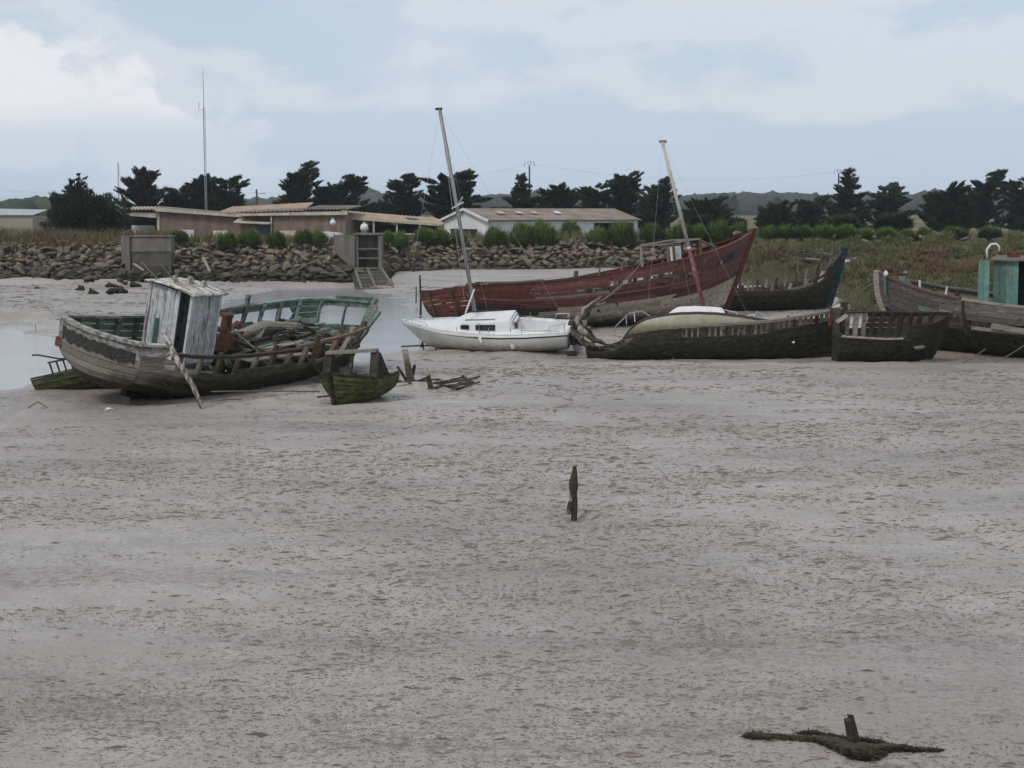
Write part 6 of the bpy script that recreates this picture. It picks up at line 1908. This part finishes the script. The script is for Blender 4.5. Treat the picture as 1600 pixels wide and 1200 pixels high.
# green wheelhouse
gy0 = .95
gx1 = min((abs((lambda w: 800 + w.x / (w.y * CP + (CAM_H - w.z) * SP) * 2400)(MATS[gw.name] @ Vector((q * .05, gy0, 2.6))) - 1552), q * .05) for q in range(0, 260))[1]
gwd = (MATS[gw.name] @ Vector((gx1, gy0, 2.6))).y
gz0, gz1 = dkz + .02, to_local(gw, at(1552, 407, gwd)).z
gh = MB().box(gx1 - 2.2, gx1 + .02, gy0 - 1.5, gy0 + .02, gz0 - .1, gz0).build('wheelhouse', GREYW, gw)
boards(gh, gx1, gy0, gx1 - 2.2, gy0, gz0, gz1, 10, GREENZ, skip=(4,), seed=7)
boards(gh, gx1, gy0 - 1.5, gx1, gy0, gz0, gz1, 7, GREENZ, skip=(5, 6), seed=8)
boards(gh, gx1 - 2.2, gy0, gx1 - 2.2, gy0 - 1.5, gz0, gz1, 7, GREENZ, seed=9)
boards(gh, gx1 - 2.2, gy0 - 1.5, gx1, gy0 - 1.5, gz0, gz1, 10, GREENZ, seed=10)
MB().box(gx1 - 2.35, gx1 + .15, gy0 - 1.65, gy0 + .15, gz1, gz1 + .07).build('wheelhouse_roof', GREYW, gh)
pv = [to_local(gw, at(px, py, gwd + .5)) for px, py in ((1543, 406), (1542, 390), (1548, 382), (1556, 381), (1561, 385), (1561, 393))]
MB().tube(pv, .045, 8).build('vent_pipe', WPAINT, gh, True)
ca, cb = to_local(gw, at(1575, 404, gwd + .5)), to_local(gw, at(1592, 404, gwd + .5))
MB(2).beam(ca + Vector((0, 0, .12)), cb + Vector((0, 0, .12)), .35, .28, segs=2, jit=.08).build('roof_box', RUST, gh)
boards(gw, gx1 + .55, gy0 - .9, gx1 + .55, gy0 - .05, gz0, gz1, 4, GREENZ, seed=12)
boards(gw, gx1 + .55, gy0 - .05, gx1 + .15, gy0 - .05, gz0, gz1, 2, GREENZ, seed=13)
# mooring lines
rope('mooring_line', 'long mooring line from grey bow to the cream sailing boat', sagged(at(1372, 437, 58.5), at(1195, 505, 58.4), .35), .016)
rope('mooring_line', 'slack line from the grey hull down to the mud, left one', sagged(at(1540, 545, 52.6), gp(1498, 569), .05), .02)
rope('mooring_line', 'slack line from the grey hull down to the mud, right one', sagged(at(1600, 540, 51.6), gp(1545, 570), .05), .02)
rope('mooring_line', 'mooring rope slack along the near side of wheelhouse wreck', sagged(at(330, 612, 43.0), gp(500, 612), -.02), .02)
rope('mooring_line', 'rope lying at foot of wheelhouse wreck, pointing right', [gp(330, 629) + Vector((0, 0, .04)), gp(352, 627) + Vector((0, 0, .05)), gp(376, 625) + Vector((0, 0, .03))], .02)

# ------------------------------------------------------------------ small things on the mud
WEEDS = m_wood('bladderwrack', (.075, .066, .042), (.02, .018, .012), vary=.15)
p = gp(897, 806)
sk_ = empty('mooring_stake', p); tag(sk_, 'lone weed covered stake standing in the open mud', 'stake')
stk = MB(3)
stk.tube([(0, 0, -.3), (.0, 0, .0), (.01, 0, .24), (-.005, 0, .42), (-.015, 0, .50), (-.012, 0, .60), (0, 0, .74), (.01, 0, .85)], [.056, .054, .05, .058, .08, .076, .052, .034], 10, .10)
stk.build('stake', WEEDS, sk_)
for k in range(4): MB(k).beam((-.02 + k * .015, .01 * k, .82), (-.024 + k * .018, .01 * k, .88 + .03 * (k % 2)), .025, .03, taper=.4).build('splinter', WEEDS, sk_)
MB(2).tube([(-.072, -.03, .46), (-.075, -.03, .24)], .012, 5).build('cord', ROPE, sk_)
MB(2).tube([(-.07, -.03, .26), (-.075, -.03, .14), (-.06, -.02, .06)], [.03, .055, .04], 7, .2).build('weed_tail', WEEDS, sk_)
MB(2).blob((-.10, -.04, .08), (.06, .05, .06), 4, 18).build('old_float', m_plain('green_float', (.11, .125, .08), .7), sk_)

# stake wrapped in a long swag of weed, bottom right
p = gp(1338, 1180)
wk = empty('weed_snag', p); tag(wk, 'broken stake with long dark swags of seaweed at bottom right', 'stake')
MB(5).beam((.0, .05, -.1), (-.095, .02, .37), .05, .05, segs=4, jit=.10, rough_end=.02).build('stake', WEEDS, wk)
MB(6).beam((.04, .07, .05), (-.06, .05, .395), .035, .05, segs=3, jit=.10, rough_end=.02).build('splinter', WEEDS, wk)
def swag(pts, rads, n, seed, name='weed_swag'):
    r = np.random.default_rng(seed)
    q = [to_local(wk, gp(px, py)) for px, py in pts]
    MB(seed).tube([v + Vector((0, 0, rads[i] * .55)) for i, v in enumerate(q)], rads, 9, .22).build(name, WEEDS, wk)
    Q = np.array([v[:] for v in q]); k = r.random(n) * (len(q) - 1); i0 = k.astype(int); f = (k - i0)[:, None]
    c = Q[i0] * (1 - f) + Q[np.minimum(i0 + 1, len(q) - 1)] * f
    rd = np.interp(k, np.arange(len(rads)), rads)
    v = r.normal(size=(n, 3)); v[:, 2] = np.abs(v[:, 2]) * .8; v /= np.linalg.norm(v, axis=1)[:, None]
    c = c + v * rd[:, None] * np.array([1.05, 1.05, 1.0]) + np.array([0, 0, .02])
    dv = v + r.normal(size=(n, 3)) * .6; dv[:, 2] *= .15; dv[:, 0] *= 1.8; dv /= np.linalg.norm(dv, axis=1)[:, None]
    V = leaf_tris(c, dv, .025 + .06 * r.random(n), .005 + .007 * r.random(n), r)
    mesh_obj('weed_fringe', np_mesh('weed_fringe', V, np.arange(n * 3).reshape(n, 3)), WEEDS, wk)
swag([(1168, 1157), (1180, 1157), (1215, 1160), (1250, 1161), (1280, 1164), (1310, 1172), (1338, 1184), (1362, 1190)], [.03, .055, .055, .05, .06, .075, .085, .05], 3200, 1)
swag([(1250, 1154), (1268, 1152), (1300, 1158), (1325, 1162), (1352, 1162), (1378, 1164)], [.03, .05, .045, .035, .03, .012], 1500, 2)
swag([(1330, 1186), (1355, 1186), (1380, 1176), (1405, 1174), (1430, 1177), (1470, 1176)], [.07, .08, .06, .045, .03, .008], 2200, 3)
swag([(1300, 1168), (1322, 1180), (1350, 1186), (1372, 1182)], [.04, .08, .10, .05], 1800, 4)

def small(name, label, cat, mb, mat):
    return tag(mb.build(name, mat), label, cat)
p = gp(893, 556)
small('wood_block', 'dark wooden block on the mud right of sailing boat stern', 'block', MB(2).beam(p + Vector((-.18, 0, .08)), p + Vector((.2, .03, .1)), .2, .18, segs=2, jit=.08), SLIME)
p = gp(738, 551)
small('driftwood', 'short dark driftwood stick on the mud below the sailing boat', 'driftwood', MB(2).beam(p + Vector((-.12, 0, .12)), p + Vector((.12, 0, .01)), .07, .05, segs=2, jit=.2), SLIME)
p = gp(60, 636)
small('bent_rod', 'bent iron rod sticking out of the mud at far left', 'rod', MB(2).tube([p + Vector((-.28, 0, -.02)), p + Vector((-.02, .05, .14)), p + Vector((.28, -.05, -.02))], .014, 6), RUST)
p = gp(170, 641)
small('plastic_scrap', 'scrap of white plastic under the wheelhouse wreck stern', 'litter', MB(2).blob(p + Vector((0, 0, .03)), (.13, .1, .05), 3, 16), WPAINT)
p = gp(37, 438)
small('yellow_buoy', 'small yellow buoy lying on the far mud at left', 'buoy', MB(2).blob(p + Vector((0, 0, .1)), (.2, .16, .14), 3, 22), m_plain('faded_yellow', (.45, .32, .08), .7))
p = gp(57, 452)
small('dark_lump', 'dark half buried lump on the far mud at left', 'lump', MB(2).blob(p + Vector((0, 0, .06)), (.3, .22, .14), 4, 22), SLIME)
p = gp(56, 517)
small('stick', 'thin stick standing on the mud left of the wreck', 'stick', MB(2).tube([p, p + Vector((-.01, 0, .3))], .012, 5), SLIME)
a, b = at(317, 402, 116), at(328, 424, 113.5)
small('plank_on_stones', 'pale plank lying on the stones right of the left outfall', 'plank', MB(2).beam(a, b, .2, .08, segs=2, jit=.05), PALEW)
a, b = at(209, 412, 115), at(224, 422, 112)
small('plank_on_stones', 'pale plank lying below the left outfall', 'plank', MB(2).beam(a, b, .14, .08, segs=2, jit=.05), PALEW)

# ------------------------------------------------------------------ the air
t = NT('haze')
t.n.remove(t.b)
pv_ = t.n.new('ShaderNodeVolumePrincipled')
pv_.inputs['Color'].default_value = (.88, .94, 1.0, 1)
pv_.inputs['Density'].default_value = 0.00020
pv_.inputs['Anisotropy'].default_value = 0.2
t.l.new(pv_.outputs[0], t.n['Material Output'].inputs['Volume'])
hz_ = MB().box(-7500, 7500, -200, 6500, -6, 27).build('haze', t.m)
tag(hz_, 'thin pale blue haze hanging over the far land', 'haze', kind='stuff')
